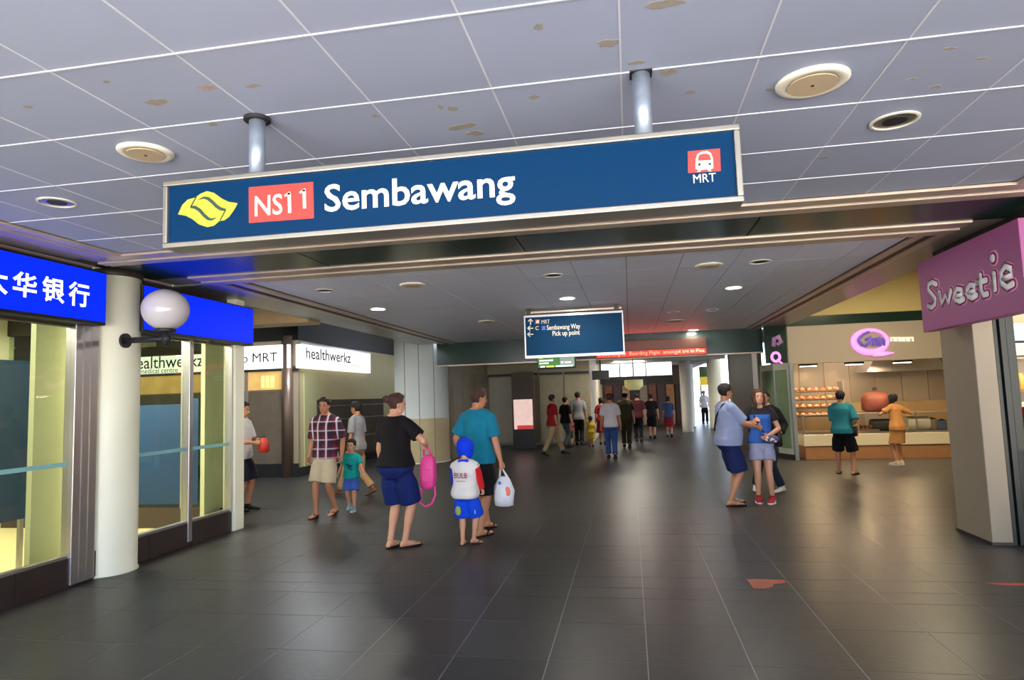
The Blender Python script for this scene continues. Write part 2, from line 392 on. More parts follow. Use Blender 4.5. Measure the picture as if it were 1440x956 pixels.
# globe wall lamp on the round column
gx, gy, gz = -4.60, 5.86, 2.625
gl = thing('globe_lamp', 'white globe wall lamp on a dark bracket fixed to the round cream column', 'lamp', (-5.06, gy, 2.33))
MB().tube([(-5.07, gy, 2.33), (-5.045, gy, 2.33)], .075, 20).build('mounting_plate', M_ink, gl, smooth=False)
MB().tube([(-5.05, gy, 2.33), (gx+.05, gy, 2.33)], .03, 12).tube([(gx, gy, 2.26), (gx, gy, 2.40)], .035, 14).build('bracket', M_ink, gl, smooth=True)
MB().lathe([(.05, 2.385), (.10, 2.40), (.105, 2.425), (.09, 2.43)], (gx, gy), 24).build('globe_holder', M_ink, gl)
MB().ell((gx, gy, gz), .225, .225, .21, 32, 20).build('globe', mat('opal', srgb(206, 200, 206), .12, spec=.6, coat=.4), gl, smooth=True)

# ================================================================== STATION NAME SIGN
YS = 2.85
def sp(x, y): return atY(x, y, YS)
tl, tr, br, bl = sp(232, 254), sp(1040, 177), sp(1046, 287), sp(229, 347)
sx0, sx1 = (tl.x+bl.x)/2, (tr.x+br.x)/2; sz0, sz1 = (bl.z+br.z)/2, (tl.z+tr.z)/2
ss = thing('station_sign', 'long blue station name sign hung from the ceiling on two steel pipes', 'sign', ((sx0+sx1)/2, 2.92, sz0))
B(sx0+.01, sx1-.01, YS+.012, YS+.12, sz0+.01, sz1-.01).build('case', M_silver, ss)
B(sx0+.02, sx1-.02, YS+.006, YS+.014, sz0+.02, sz1-.02).build('face', M_signb, ss)
fw = .026
fr = MB().box(sx0, sx1, YS-.012, YS+.125, sz1-fw, sz1).box(sx0, sx1, YS-.012, YS+.125, sz0, sz0+fw).box(sx0, sx0+fw, YS-.012, YS+.125, sz0+fw, sz1-fw).box(sx1-fw, sx1, YS-.012, YS+.125, sz0+fw, sz1-fw)
fr.build('frame', mat('sign_frame', srgb(160, 156, 148), .34, .8), ss, bevel=.005)
FN = -Y_
def front(y): return YS+.006
def poly_on(pts, name, m, parent, Y, th=.002, scale=None):
    P = [atY(x, y, Y) for x, y in pts]
    return MB().prism([(p.x, p.z) for p in P], (0, Y, 0), X_, Z_, -Y_, th).build(name, m, parent)
def ribbon(pts, wid, name, m, parent, Y, th=.002):
    P = [Vector((p.x, p.z)) for p in (atY(x, y, Y) for x, y in pts)]; L, R = [], []
    for i, p in enumerate(P):
        d = (P[min(i+1, len(P)-1)]-P[max(i-1, 0)]).normalized(); nn = Vector((-d.y, d.x)); ww = (wid[i] if isinstance(wid, list) else wid)/2
        L.append(tuple(p+nn*ww)); R.append(tuple(p-nn*ww))
    mb = MB()
    for i in range(len(P)-1): mb.prism([L[i], L[i+1], R[i+1], R[i]], (0, Y, 0), X_, Z_, -Y_, th)
    return mb.build(name, m, parent)
def z4(x, y): return (220+x/5.31, 180+y/5.31)
YF = YS+.006
poly_on([z4(*p) for p in [(163,645),(195,575),(235,535),(290,520),(330,492),(380,472),(430,485),(490,528),(540,552),(608,562),(582,610),(545,662),(510,688),(470,695),(430,730),(380,740),(320,720),(270,680),(220,655)]], 'emblem', M_yel, ss, YF, .002)
Y2 = YF-.002
k_ = .0012
ribbon([z4(*p) for p in [(300,512),(275,555),(255,592)]], .006, 'emblem_line', M_logod, ss, Y2)
ribbon([z4(*p) for p in [(255,590),(290,592),(325,615),(355,650),(385,676),(410,684),(448,670)]], [.012,.017,.017,.017,.017,.012,.002], 'emblem_line', M_logod, ss, Y2)
ribbon([z4(*p) for p in [(475,690),(495,655),(518,610)]], .006, 'emblem_line', M_logod, ss, Y2)
ribbon([z4(*p) for p in [(518,612),(480,604),(450,585),(418,552),(385,526),(355,520),(315,536)]], [.012,.017,.017,.017,.017,.012,.002], 'emblem_line', M_logod, ss, Y2)
poly_on([(350,263.4),(440.7,255.7),(441.8,307),(350.3,313.7)], 'code_plate', M_red, ss, YF)
def put(body, x0, x1, xm, yt, yb, m, bold=0., Y=None, parent=ss, name='lettering', xr=None):
    """text whose px left edge is x0 (at mid height), right x1; height from yt..yb at px column xm"""
    zt, zb = atY(xm, yt, Y).z, atY(xm, yb, Y).z; ym = (yt+yb)/2
    a, b = atY(x0, ym, Y), atY(x1, ym, Y)
    return lettering(body, (a.x, Y, zb), X_, Z_, -Y_, w=b.x-a.x, h=zt-zb, m=m, parent=parent, bold=bold, name=name, depth=.002)
put('NS', 358.5, 397.5, 378, 274, 303, M_let, .012, Y2)
for dx in (0, 21):
    ribbon([z4(960+dx*5.31-2, 508-dx*1.1), z4(985+dx*5.31, 490-dx*1.1), z4(999+dx*5.31, 484-dx*1.1)], [.010, .012, .014], 'lettering', M_let, ss, Y2)
    ribbon([z4(992+dx*5.31, 482-dx*1.1), z4(996+dx*5.31, 634-dx*1.6)], .0165, 'lettering', M_let, ss, Y2)
put('Sembawang', 456.5, 725, 556, 250.5, 302, M_let, .016, YF)
poly_on([(967,213),(1012.5,208.8),(1013.6,240.5),(967.6,243.5)], 'train_plate', M_red, ss, YF)
def z3(x, y): return (960+x/2.898, y/2.898)
poly_on([z3(*p) for p in [(52,690),(53,650),(60,628),(78,618),(100,616),(115,624),(123,645),(125,686),(112,690),(118,698),(106,698),(100,690),(78,692),(70,700),(58,700),(64,691)]], 'train_symbol', M_let, ss, Y2)
poly_on([z3(*p) for p in [(62,655),(66,633),(80,627),(98,626),(110,632),(116,652)]], 'train_window', M_red, ss, Y2-.002)
for p in ((68, 671), (110, 669)):
    c = atY(*z3(*p), Y2); MB().tube([(c.x, Y2-.002, c.z), (c.x, Y2-.004, c.z)], .006, 12).build('train_light', M_logod, ss)
put('MRT', 974.8, 1006.6, 990, 244.5, 256.5, M_let, .0, YF)
M_pipe = mat('galvanised_pipe', srgb(150, 162, 180), .4, .55, noise=.35, nscale=18)
for px_ in (354, 901):
    c = atZ(px_, 160 if px_ < 500 else 100, 3.07)
    MB().tube([(c.x, 2.92, sz1-.01), (c.x, 2.92, 3.08)], .040, 20).build('pipe', M_pipe, ss, smooth=True)
    if px_ < 500: MB().lathe([(.062, 3.050), (.066, 3.055), (.066, 3.068)], (c.x, 2.92), 24).build('pipe_flange', M_ink, ss)
    else: B(c.x-.05, c.x+.05, 2.88, 2.96, 3.062, 3.068).build('pipe_flange', M_ink, ss)

# ================================================================== CEILING FITTINGS
M_spk = mat('speaker_ring', srgb(226, 220, 206), .5); M_grl = mat('speaker_grille', srgb(190, 168, 140), .7, bump=.4, bscale=120)
M_refl = mat('lamp_reflector', srgb(150, 152, 156), .25, .9)
M_lit = mat('lit_lamp', srgb(255, 248, 230), .5, emit=14, ecol=srgb(255, 246, 222))
def speaker(x, y, r, label):
    t = thing('ceiling_speaker', label, 'speaker', (x, y, 3.07))
    MB().lathe([(r*.66, 3.062), (r*.70, 3.052), (r*.92, 3.052), (r, 3.062), (r, 3.07)], (x, y), 40).build('ring', M_spk, t, smooth=True)
    MB().lathe([(r*.68, 3.047), (r*.68, 3.052)], (x, y), 32).build('grille', M_grl, t)
    MB().lathe([(.008, 3.044), (.008, 3.047)], (x, y), 10).build('screw', M_ink, t)
def downlight(x, y, r, label, lit, group=None):
    t = thing('downlight', label, 'lamp', (x, y, 3.07), group)
    n = 32
    MB().loft([[(x+q*cos(2*pi*k/n), y+q*sin(2*pi*k/n), z) for k in range(n)] for q, z in ((r*.88, 3.068), (r*.88, 3.060), (r, 3.062), (r, 3.069), (r*.88, 3.068))], cap=False).build('rim', M_spk, t, smooth=False)
    if lit: MB().lathe([(r*.85, 3.060), (r*.85, 3.066)], (x, y), 24).build('bulb', M_lit, t); area('downlight_beam', (x, y, 3.045), .2, lit, (1, .93, .78))
    else:
        MB().loft([[(x+q*cos(2*pi*k/n), y+q*sin(2*pi*k/n), z) for k in range(n)] for q, z in ((r*.87, 3.066), (r*.8, 3.0655), (r*.5, 3.0645))]).build('reflector', M_refl, t, smooth=True)
        MB().lathe([(r*.5, 3.062), (r*.5, 3.066)], (x, y), 20).build('baffle', M_ink, t)
p = atZ(205, 213, 3.07); speaker(p.x, p.y, .145, 'round cream ceiling speaker beside the pipe with a black flange')
p = atZ(1142, 114, 3.07); speaker(p.x, p.y, .165, 'round cream ceiling speaker beyond the red train symbol of the station sign')
p = atZ(80, 284, 3.07); downlight(p.x, p.y, .12, 'unlit ceiling downlight above the sign with Chinese characters', 0)
p = atZ(1258, 169, 3.07); downlight(p.x, p.y, .125, 'unlit ceiling downlight next to the big round speaker', 0)
for x, y, r, lab in ((-2.61, 7.74, .16, 'round speaker in the inner ceiling over the woman with the pink backpack'), (.97, 7.74, .16, 'round speaker in the inner ceiling between two downlights'), (-2.6, 11.97, .16, 'small-looking round speaker deep in the inner ceiling near the dark header'), (.98, 13.6, .2, 'round speaker in the inner ceiling tinted by the red display')):
    speaker(x, y, r, lab)
for x, y, lit, lab in ((-3.79, 7.74, 0, 'unlit downlight in the inner ceiling nearest the blue bank sign'), (-.84, 7.73, 0, 'unlit downlight in the inner ceiling above the direction sign'), (1.53, 7.73, 0, 'unlit downlight in the inner ceiling beside the round speaker'),
        (-3.81, 9.61, 36, 'lit downlight over the man in the checked shirt'), (-.85, 9.66, 36, 'lit downlight just in front of the direction sign'), (1.52, 9.58, 36, 'lit downlight towards the purple shop sign'),
        (.85, 12.1, 0, 'dim downlight in the red tinted part of the ceiling'), (1.53, 12.1, 0, 'dim downlight beyond the lit one by the stall side'), (1.55, 15.9, 30, 'lit downlight right above the red text display')):
    downlight(x, y, .125, lab, lit)

# ================================================================== HANGING SIGNS INSIDE
YW = 10.55
ws = thing('direction_sign', 'hanging blue direction sign with white arrows and place names', 'sign', (-.87, YW+.05, 2.28))
a, b = atY(738.5, 447, YW), atY(877, 497, YW); wz1 = (atY(738, 447, YW).z+atY(873, 437, YW).z)/2; wz0 = (atY(740, 500, YW).z+atY(877, 497, YW).z)/2
B(a.x, b.x, YW, YW+.09, wz0, wz1).build('board', mat('way_blue', srgb(6, 50, 84), .6, spec=.1), ws)
MB().box(a.x-.02, b.x+.02, YW-.012, YW+.1, wz1-.012, wz1+.02).box(a.x-.02, b.x+.02, YW-.012, YW+.1, wz0-.03, wz0+.012).box(b.x, b.x+.02, YW-.012, YW+.1, wz0, wz1).box(a.x-.02, a.x, YW-.012, YW+.1, wz0, wz1).build('frame', M_silver, ws)
for x in (a.x+.05, b.x-.08): B(x-.04, x+.04, YW+.02, YW+.07, wz1, 3.08).build('hanger', M_dark, ws)
B(a.x, b.x, YW+.03, YW+.06, wz1+.055, wz1+.085).build('rail', M_trim, ws)
YW2 = YW-.001
def arrow(px, py, up):
    s = 4.0
    if up: pts = [[(px, py+s), (px, py-s)], [(px-s*.8, py-.6), (px, py-s), (px+s*.8, py-.6)]]
    else: pts = [[(px+s, py), (px-s, py)], [(px-.4, py-s*.8), (px-s, py), (px-.4, py+s*.8)]]
    mb = MB()
    for q in pts:
        P = [atY(x, y, YW2) for x, y in q]
        for i in range(len(P)-1): mb.tube([(P[i].x, YW2, P[i].z), (P[i+1].x, YW2, P[i+1].z)], .009, 6)
    mb.build('arrow', M_let, ws)
arrow(746, 452.5, True); arrow(746, 461.5, False); arrow(746, 470, False)
poly_on([(752.5,449.5),(759,449),(759,455),(752.5,455.5)], 'train_plate', M_red, ws, YW2)
poly_on([(754,454.5),(754.2,451),(755.5,450),(757,450),(758,451),(758,454)], 'train_symbol', M_let, ws, YW2-.002)
poly_on([(762,458.5),(767,458.2),(767,464),(762,464.3)], 'blue_plate', mat('plate_blue', srgb(60, 90, 190), .5), ws, YW2)
put('MRT', 761.5, 773, 767, 449.6, 455, M_let, .0, YW2, ws)
put('C', 753, 757.5, 755, 458.6, 464, M_let, .006, YW2, ws)
put('Sembawang Way', 769, 816, 792, 456, 465, M_let, .006, YW2, ws)
put('Pick up point', 777, 815.5, 796, 464.5, 473.5, M_let, .006, YW2, ws)

YD = 13.5
ds = thing('train_display', 'green and white train arrival screen hanging under the direction sign', 'screen', (-1.45, YD, 2.17))
a, b = atY(755, 500, YD), atY(810, 517, YD)
B(a.x, b.x, YD, YD+.1, b.z, a.z).build('case', M_ink, ds); B(a.x+.02, b.x-.02, YD-.004, YD, b.z+.03, a.z-.02).build('panel', mat('lcd_green', srgb(46, 120, 40), .3, emit=.55), ds)
B(a.x+.48, b.x-.03, YD-.006, YD-.004, b.z+.05, a.z-.03).build('panel', mat('lcd_grey', srgb(150, 170, 165), .3, emit=.5), ds)
M_lcd = mat('lcd_white', srgb(240, 250, 235), .3, emit=1.0); M_lcy = mat('lcd_yellow', srgb(215, 235, 70), .3, emit=1.0)
for k, (u0, u1, v, mm) in enumerate([(.05,.16,.80,M_lcy),(.42,.56,.86,M_lcy),(.06,.42,.60,M_lcd),(.06,.30,.40,M_lcd),(.62,.68,.42,M_lcd),(.72,.88,.42,M_lcd),(.08,.20,.16,M_lcd),(.24,.44,.16,M_lcy),(.48,.92,.16,M_lcd)]):
    B(a.x+u0*(b.x-a.x), a.x+u1*(b.x-a.x), YD-.009, YD-.006, b.z+v*(a.z-b.z)-.012, b.z+v*(a.z-b.z)+.018).build('readout', mm, ds)
for x in (a.x+.15, b.x-.15): B(x-.015, x+.015, YD+.03, YD+.06, a.z, 3.08).build('hanger', M_dark, ds)

# header beam across the hall with the red text display
hd = struct(B(-4.85, 3.15, 16.2, 16.55, 2.49, 3.3).build('beam', M_green)); hd['label'] = 'dark green header beam across the end of the inner ceiling'
B(-4.85, 3.15, 16.18, 16.22, 2.47, 2.50).build('lower_edge', M_trim, hd)
YL = 16.06
ld = thing('text_display', 'long red lit text display on the dark green header beam', 'display', (.5, YL, 2.5))
a, b = atY(838, 505, YL), atY(993, 472, YL)
B(a.x, b.x, YL, YL+.1, a.z, b.z-.02).build('case', mat('led_case', srgb(52, 22, 14), .4, noise=.5, nscale=9), ld)
c = atY(915, 487, YL)
B(a.x+.02, b.x-.02, YL-.006, YL, a.z+.02, a.z+.16).build('lit_row', mat('led_row', srgb(150, 26, 18), .4, emit=.9, ecol=srgb(235, 60, 40)), ld)
lettering('is boarding to  Boarding Flight  amongst are in Plea', (a.x+.06, YL-.008, a.z+.035), X_, Z_, -Y_, w=b.x-a.x-.12, h=.11, m=mat('led_text', srgb(255, 150, 120), .4, emit=2.2, ecol=srgb(255, 120, 90)), parent=ld, bold=.01)
B(a.x+.02, b.x-.02, YL-.006, YL, a.z+.18, b.z-.05).build('upper_panel', mat('led_amber', srgb(34, 18, 10), .35, emit=.16, ecol=srgb(210, 96, 40), noise=.8, nscale=9, stretch=(8, 1, 1)), ld)
area('text_display_glow', (.6, YL-.12, 2.72), 2.4, 4, (1, .12, .08), rot=(rad(-140), 0, 0), shape='RECTANGLE', sy=.2)
# ================================================================== RIGHT SIDE
# square pillar and shutter guides of the sweet shop
pil = struct(B(3.47, 3.66, 7.36, 8.07, 0, 3.07).build('pillar', mat('pillar_paint', srgb(142, 130, 112), .5, noise=.08, nscale=3), bevel=.008)); pil['label'] = 'square off-white pillar under the purple shop sign'
B(3.46, 3.67, 7.35, 8.08, 0, .03).build('foot_band', M_dark, pil)
gd = thing('shutter_guide', 'dark metal shutter rails beside the square pillar', 'rail', (3.76, 7.4, 0))
for a, b, c in ((3.665, 3.70, 7.37), (3.715, 3.77, 7.35), (3.785, 3.86, 7.38)): B(a, b, c, c+.07, 0, 3.06).build('rail', mat('gun_metal', srgb(58, 58, 54), .35, .7), gd, bevel=.004)
B(3.66, 3.87, 7.40, 7.46, 0, 3.06).build('channel', M_black, gd)
# purple shop sign
XS = 3.20
sg = thing('sweet_shop_sign', 'purple projecting shop sign reading Sweetie in white bubble letters', 'sign', (XS+.06, 6.8, 2.17))
tl, tr, br, bl = atX(1291, 367, XS), atX(1436, 308, XS), atX(1440, 441, XS), atX(1297, 465, XS)
y1, y0 = (tl.y+bl.y)/2, (tr.y+br.y)/2; z0, z1 = (br.z+bl.z)/2, (tl.z+tr.z)/2
B(XS, XS+.12, y0, y1, z0, z1).build('board', M_pink, sg, bevel=.005)
B(XS+.12, XS+.30, y0+.1, y1-.1, z1-.3, z1+.09).build('bracket', M_black, sg)
def s5(x, y): return (1000+x/3.2727, 240+y/3.2727)
SW = [[(1040,522),(1022,513),(1005,522),(1003,548),(1020,568),(1036,588),(1034,615),(1018,630),(1003,622)],
      [(1055,560),(1067,612),(1083,572),(1097,607),(1107,553)],
      [(1125,582),(1163,570),(1158,548),(1137,543),(1124,565),(1130,595),(1148,602),(1166,590)],
      [(1182,566),(1222,552),(1216,529),(1195,525),(1182,548),(1188,579),(1206,586),(1225,572)],
      [(1243,482),(1247,550),(1258,572),(1275,566)], [(1226,517),(1270,503)],
      [(1306,475),(1311,545)],
      [(1340,500),(1390,482),(1384,450),(1358,440),(1338,468),(1344,520),(1368,537),(1393,520)]]
def bubble(r, lay, sq, m, nm):
    for st in SW+[[(1299,402),(1300,403)]]:
        P = [atX(*s5(*p), XS) for p in st]; rr = r*(1.35 if len(st) == 2 and st[0][0] == 1299 else 1)
        mb = MB().tube([(XS, p.y, p.z) for p in P], rr, 10)
        for p in (P[0], P[-1]): mb.ell((XS, p.y, p.z), rr, rr, rr, 12, 8)
        for v in mb.v: v.x = XS-lay+(v.x-XS)*sq
        mb.build(nm, m, sg, smooth=True)
bubble(.057, .0, .06, mat('bubble_pale_pink', srgb(206, 140, 190), .5), 'letter_halo')  # pale pink outer rim of the letters
bubble(.042, .003, .14, mat('bubble_outline', srgb(132, 22, 60), .5), 'letter_outline')
bubble(.028, .008, .25, mat('bubble_white', srgb(216, 216, 224), .5), 'letter_fill')
# sweet shop interior seen past the rails
iw = struct(B(3.66, 9, 8.0, 8.07, 0, 4.4).build('wall_shop', M_wall))
B(9, 9.1, -1.8, 8.07, 0, 4.4).build('wall_panel', M_wall, iw)
B(3.90, 9, 4.0, 8.0, 3.0, 3.06).build('ceiling_panel', M_white, iw)
ls = thing('lit_shop_sign', 'pale blue lit sign inside the sweet shop', 'sign', (4.35, 7.9, 2.3))
a, b = atY(1419, 455, 7.85), atY(1419, 479, 7.85)
B(3.9, 5.6, 7.85, 7.9, b.z, a.z).build('light_box', mat('cyan_box', srgb(170, 215, 225), .4, emit=.9), ls); B(3.9, 5.6, 7.84, 7.9, b.z-.16, b.z-.03).build('lower_band', mat('pink_band', srgb(240, 170, 160), .4, emit=.6), ls)
B(3.9, 5.6, 7.9, 8.0, b.z-.1, a.z).build('backing', M_dark, ls)
sf = thing('sweet_shelf', 'shop shelf unit with rows of sweets behind the shutter rails', 'shelf', (4.6, 7.9, 0))
for z in (.1, .45, .8, 1.15, 1.5, 1.85): B(3.95, 5.4, 7.84, 7.98, z, z+.02).build('shelf', M_wall, sf)
for x in (3.93, 5.4): B(x, x+.02, 7.84, 7.98, 0, 1.85).build('side_panel', M_wall, sf)
rr = random.Random(5)
cc = [srgb(200, 60, 50), srgb(230, 170, 70), srgb(240, 225, 200), srgb(190, 90, 110), srgb(120, 60, 40)]
cn_ = ['red', 'amber', 'cream', 'pink', 'brown']
for z, lev in ((.47, 'second lowest'), (.82, 'middle'), (1.17, 'eye-level'), (1.52, 'top')):
    for i in range(5):
        x = 4.02+i*.12; c = (i+int(z*10)) % 5; hh = rr.choice((.14, .18, .22))
        t = MB().lathe([(.045, 0), (.048, .01), (.048, hh*.8), (.03, hh*.9), (.03, hh)], (0, 0), 12).build('sweet_jar', mat('sweet%d' % c, cc[c], .4), smooth=True)
        t.location = (x, 7.91, z); tag(t, '%s sweet jar on the %s shelf behind the shutter rails' % (cn_[c], lev), 'jar', 'sweet jars on the shop shelf')
ct = thing('sweet_counter', 'dark red shop counter with yellow edge behind the shutter rails', 'counter', (4.4, 7.3, 0))
B(4.0, 4.7, 7.0, 7.28, 0, .86).build('body', mat('red_counter', srgb(110, 24, 24), .4), ct); B(3.97, 4.73, 6.98, 7.3, .86, .90).build('worktop', mat('amber_top', srgb(220, 160, 70), .4), ct)

# ---- snack stall with the pink ring letter
YQ = 15.8
fs = thing('stall_fascia', 'plain beige fascia board of the snack stall with a glowing pink ring letter', 'sign', (5.2, YQ+.1, 2.17))
fx0, fz0, fz1 = 3.61, 2.17, 3.03
B(fx0, 7.6, YQ, YQ+.25, fz0, fz1).build('board', mat('fascia_beige', srgb(184, 170, 154), .5), fs, bevel=.01)
M_neon = mat('pink_neon', srgb(255, 140, 225), .4, emit=1.15, ecol=srgb(255, 150, 232))
cqa, cqb = atY(1197, 487, YQ), atY(1251, 487, YQ); cqt, cqo = atY(1224, 461, YQ), atY(1224, 498.5, YQ)
qc = Vector(((cqa.x+cqb.x)/2, YQ-.03, (cqt.z+cqo.z)/2)); qa, qb = (cqb.x-cqa.x)/2-.05, (cqt.z-cqo.z)/2-.05
n = 40; mb = MB(); rings = []
for k in range(n+1):
    t = 2*pi*k/n; c = qc+Vector((qa*cos(t), 0, qb*sin(t))); wd = .055+.02*cos(t+2.2); rings.append([c+Vector((wd*cos(t)*cos(q), .03*sin(q), wd*sin(t)*cos(q))) for q in (0, pi/2, pi, 3*pi/2)])
mb.loft(rings)
p0, p1 = atY(1228, 498, YQ-.03), atY(1257, 496, YQ-.03)
mb.tube([p0, (p0+p1)/2+Vector((0, 0, -.01)), p1], [.05, .05, .012], 8); mb.build('ring_letter', M_neon, fs, smooth=True)
M_pur = mat('purple_letter', srgb(104, 84, 168), .4, emit=.5, ecol=srgb(110, 90, 190))
for pts in ([(1213,486),(1207,478),(1213,470),(1222,466)], [(1217,478),(1224,473),(1222,482),(1216,487)], [(1228,486),(1228,476),(1233,475),(1234,486)], [(1238,486),(1238,474),(1243,478),(1244,487)]):
    MB().tube([atY(x, y, YQ-.02) for x, y in pts], .035, 8).build('inner_letter', M_pur, fs, smooth=True)
M_pill = mat('cream_letter', srgb(240, 232, 200), .4, emit=.9)
for x0, x1 in ((1253, 1258), (1260, 1264.5), (1266, 1270), (1271.5, 1276), (1278, 1284)):
    p, q = atY(x0+.5, 480, YQ-.015), atY(x1-.5, 474.5, YQ-.015)
    MB().tube([(p.x, YQ-.015, p.z), (p.x, YQ-.015, q.z), (q.x, YQ-.015, q.z), (q.x, YQ-.015, p.z)], .02, 6).build('small_letter', M_pill, fs)
gb = struct(B(3.66, 9, YQ+.2, YQ+.3, 3.03, 3.27).build('beam', M_green)); gb['label'] = 'dark green band above the snack stall fascia'
yw = struct(B(3.66, 9, YQ+.3, YQ+.45, 2.9, 4.5).build('wall_yellow', mat('yellow_wall', srgb(238, 214, 150), .6))); yw['label'] = 'pale yellow wall above the snack stall'
# stall body
rw = struct(B(8.8, 9.0, 8.07, 18.6, 0, 4.5).build('wall_right', M_wall))
bw = struct(B(3.75, 8.8, 18.4, 18.5, 0, 3.0).build('wall_stall', mat('stall_wall', srgb(196, 166, 124), .5, noise=.2, nscale=2)))
struct(B(3.75, 8.8, 16.06, 18.4, 3.0, 3.03).build('ceiling', M_wall))
for k in range(8): B(3.8+k*.62+.01, 3.8+(k+1)*.62-.01, 18.37, 18.40, 1.2, 2.9).build('panel', mat('stall_panel', srgb(178, 164, 150), .25, .2, rnd=.15), bw)
cn = thing('stall_counter', 'long low stall counter with a white band above a brown base', 'counter', (5.6, 16.2, 0))
B(3.85, 7.6, 15.86, 16.5, 0, .30).build('base', mat('brown_base', srgb(176, 124, 84), .4, noise=.15), cn)
B(3.82, 7.6, 15.82, 16.5, .30, .56).build('front_band', mat('cream_band', srgb(236, 222, 190), .4), cn, bevel=.01)
B(3.82, 7.6, 15.84, 16.6, .56, .60).build('worktop', M_silver, cn)
for x in (3.84, 5.0, 6.2): B(x, x+.03, 15.9, 15.93, .6, 1.0).build('glass_post', M_silver, cn)
B(3.84, 7.6, 15.91, 15.92, .60, .98).build('glass_front', glass('counter_glass', (.93, .93, .9), .8), cn)
B(3.84, 7.6, 15.9, 16.3, .98, 1.0).build('glass_top', M_silver, cn)
# goods on the counter
gp = [('round dark tin on the stall counter under the glass', 'tin', .13, srgb(64, 60, 62), 1238), ('white wrapped roll on the stall counter by the pillar', 'roll', .15, srgb(236, 226, 205), 1290), ('grey pot on the stall counter beside the white roll', 'pot', .12, srgb(150, 130, 120), 1311), ('brown loaf tray on the stall counter', 'tray', .12, srgb(150, 84, 54), 1220), ('pale mug on the stall counter next to the teal-shirted man', 'mug', .09, srgb(225, 205, 170), 1200), ('blue tub on the stall counter near the pillar', 'tub', .1, srgb(90, 110, 150), 1325)]
for lab, nm, r, c, px_ in gp:
    p = atY(px_, 602, 16.15); t = thing({'tin':'biscuit_tin','roll':'paper_roll','pot':'cooking_pot','tray':'bread_tray','mug':'mug','tub':'plastic_tub'}[nm], lab, nm, (p.x, 16.15, .6))
    mm = mat('good_'+nm, c, .35); hh = r*1.9
    if nm in ('roll', 'tin'):
        MB().tube([(p.x-r*1.5, 16.15, .6+r), (p.x+r*1.5, 16.15, .6+r)], r, 20).build('body', mm, t, smooth=False); MB().tube([(p.x+r*1.5, 16.15, .6+r), (p.x+r*1.53, 16.15, .6+r)], r*.6, 16).build('end_cap', M_wall, t)
    elif nm == 'tray':
        B(p.x-.2, p.x+.2, 16.0, 16.3, .6, .64).build('base', M_silver, t)
        for k in range(4): MB().ell((p.x-.14+k*.095, 16.15, .69), .045, .1, .05, 12, 7).build('loaf', mm, t, smooth=True)
    else:
        MB().lathe([(r*.8, .6), (r, .63), (r, .6+hh*.8), (r*.95, .6+hh)], (p.x, 16.15), 20).build('body', mm, t, smooth=True)
        MB().lathe([(r*.9, .6+hh), (r*.5, .62+hh), (.02, .64+hh)], (p.x, 16.15), 20).build('lid', M_dark, t, smooth=True)
# red round cooker and tiered bread rack behind the counter
p = atY(1232, 572, 17.0)
ck = thing('round_cooker', 'round red-brown cooker on a stand behind the stall counter', 'cooker', (p.x, 17, .9))
MB().lathe([(.24, 1.0), (.31, 1.05), (.31, 1.30), (.30, 1.34), (.22, 1.44), (.06, 1.49)], (p.x, 17), 28).build('body', mat('cooker_red', srgb(92, 40, 30), .65, noise=.3), ck, smooth=True)
MB().lathe([(.05, 1.5), (.05, 1.56), (.02, 1.57)], (p.x, 17), 16).build('knob', M_ink, ck); B(p.x-.35, p.x+.35, 16.75, 17.25, 0, 1.0).build('stand', M_silver, ck)
bk = thing('bread_rack', 'tiered rack of pinkish buns at the end of the stall', 'rack', (4.5, 17.3, 0))
for x in (3.9, 5.1): B(x, x+.03, 17.1, 17.5, 0, 1.75).build('side_panel', M_silver, bk)
for z in (.9, 1.1, 1.3, 1.5): B(3.93, 5.1, 17.1, 17.5, z, z+.02).build('shelf', M_dark, bk)
bun0 = None
ORD = ['first', 'second', 'third', 'fourth', 'fifth', 'sixth', 'seventh']
for z, tier in ((.92, 'lowest'), (1.12, 'second lowest'), (1.32, 'second highest'), (1.52, 'top')):
    for i in range(7):
        if bun0 is None:
            bun0 = MB().ell((0, 0, .055), .075, .075, .055, 12, 7).build('bun', mat('bun', srgb(206, 136, 104), .5, noise=.2), smooth=True); o = bun0
        else: o = bun0.copy(); COL.objects.link(o)
        o.location = (4.03+i*.16, 17.25, z); tag(o, '%s pinkish bun from the glazed corner on the %s shelf of the stall rack' % (ORD[i], tier), 'bun', 'buns on the stall rack')
hood = thing('steam_hood', 'grey steel hood above the stall cooking place', 'hood', (6.4, 17.5, 1.9))
MB().prism([(-.9, 0), (.9, 0), (.45, .7), (-.45, .7)], (6.6, 17.2, 1.95), X_, Z_, Y_, .9).build('canopy', M_silver, hood); B(6.35, 6.85, 17.4, 17.9, 2.6, 2.96).build('duct', M_silver, hood)
for i, px_ in enumerate((1137, 1202, 1270)):
    p = atY(px_, 510, 16.1); t = thing('stall_lamp', ['lit warm lamp under the stall fascia beside the glazed corner', 'lit warm lamp under the stall fascia below the pink ring letter', 'lit warm lamp under the stall fascia next to the square pillar'][i], 'lamp', (p.x, 16.15, 2.1), 'warm lamps under the stall fascia')
    B(p.x-.19, p.x+.19, 16.08, 16.22, 2.12, 2.17).build('housing', M_ink, t); B(p.x-.17, p.x+.17, 16.085, 16.215, 2.105, 2.12).build('tube', mat('warm_tube', srgb(255, 226, 160), .4, emit=9), t)
    for s_ in (-.15, .15): B(p.x+s_-.01, p.x+s_+.01, 16.13, 16.15, 2.17, 2.96).build('hanger', M_ink, t)
    area('stall_beam', (p.x, 16.1, 2.09), .3, 55, (1, .72, .40))
area('stall_back_lamp', (5.6, 17.6, 2.85), 2.4, 40, (1, .8, .55), shape='RECTANGLE', sy=.4)
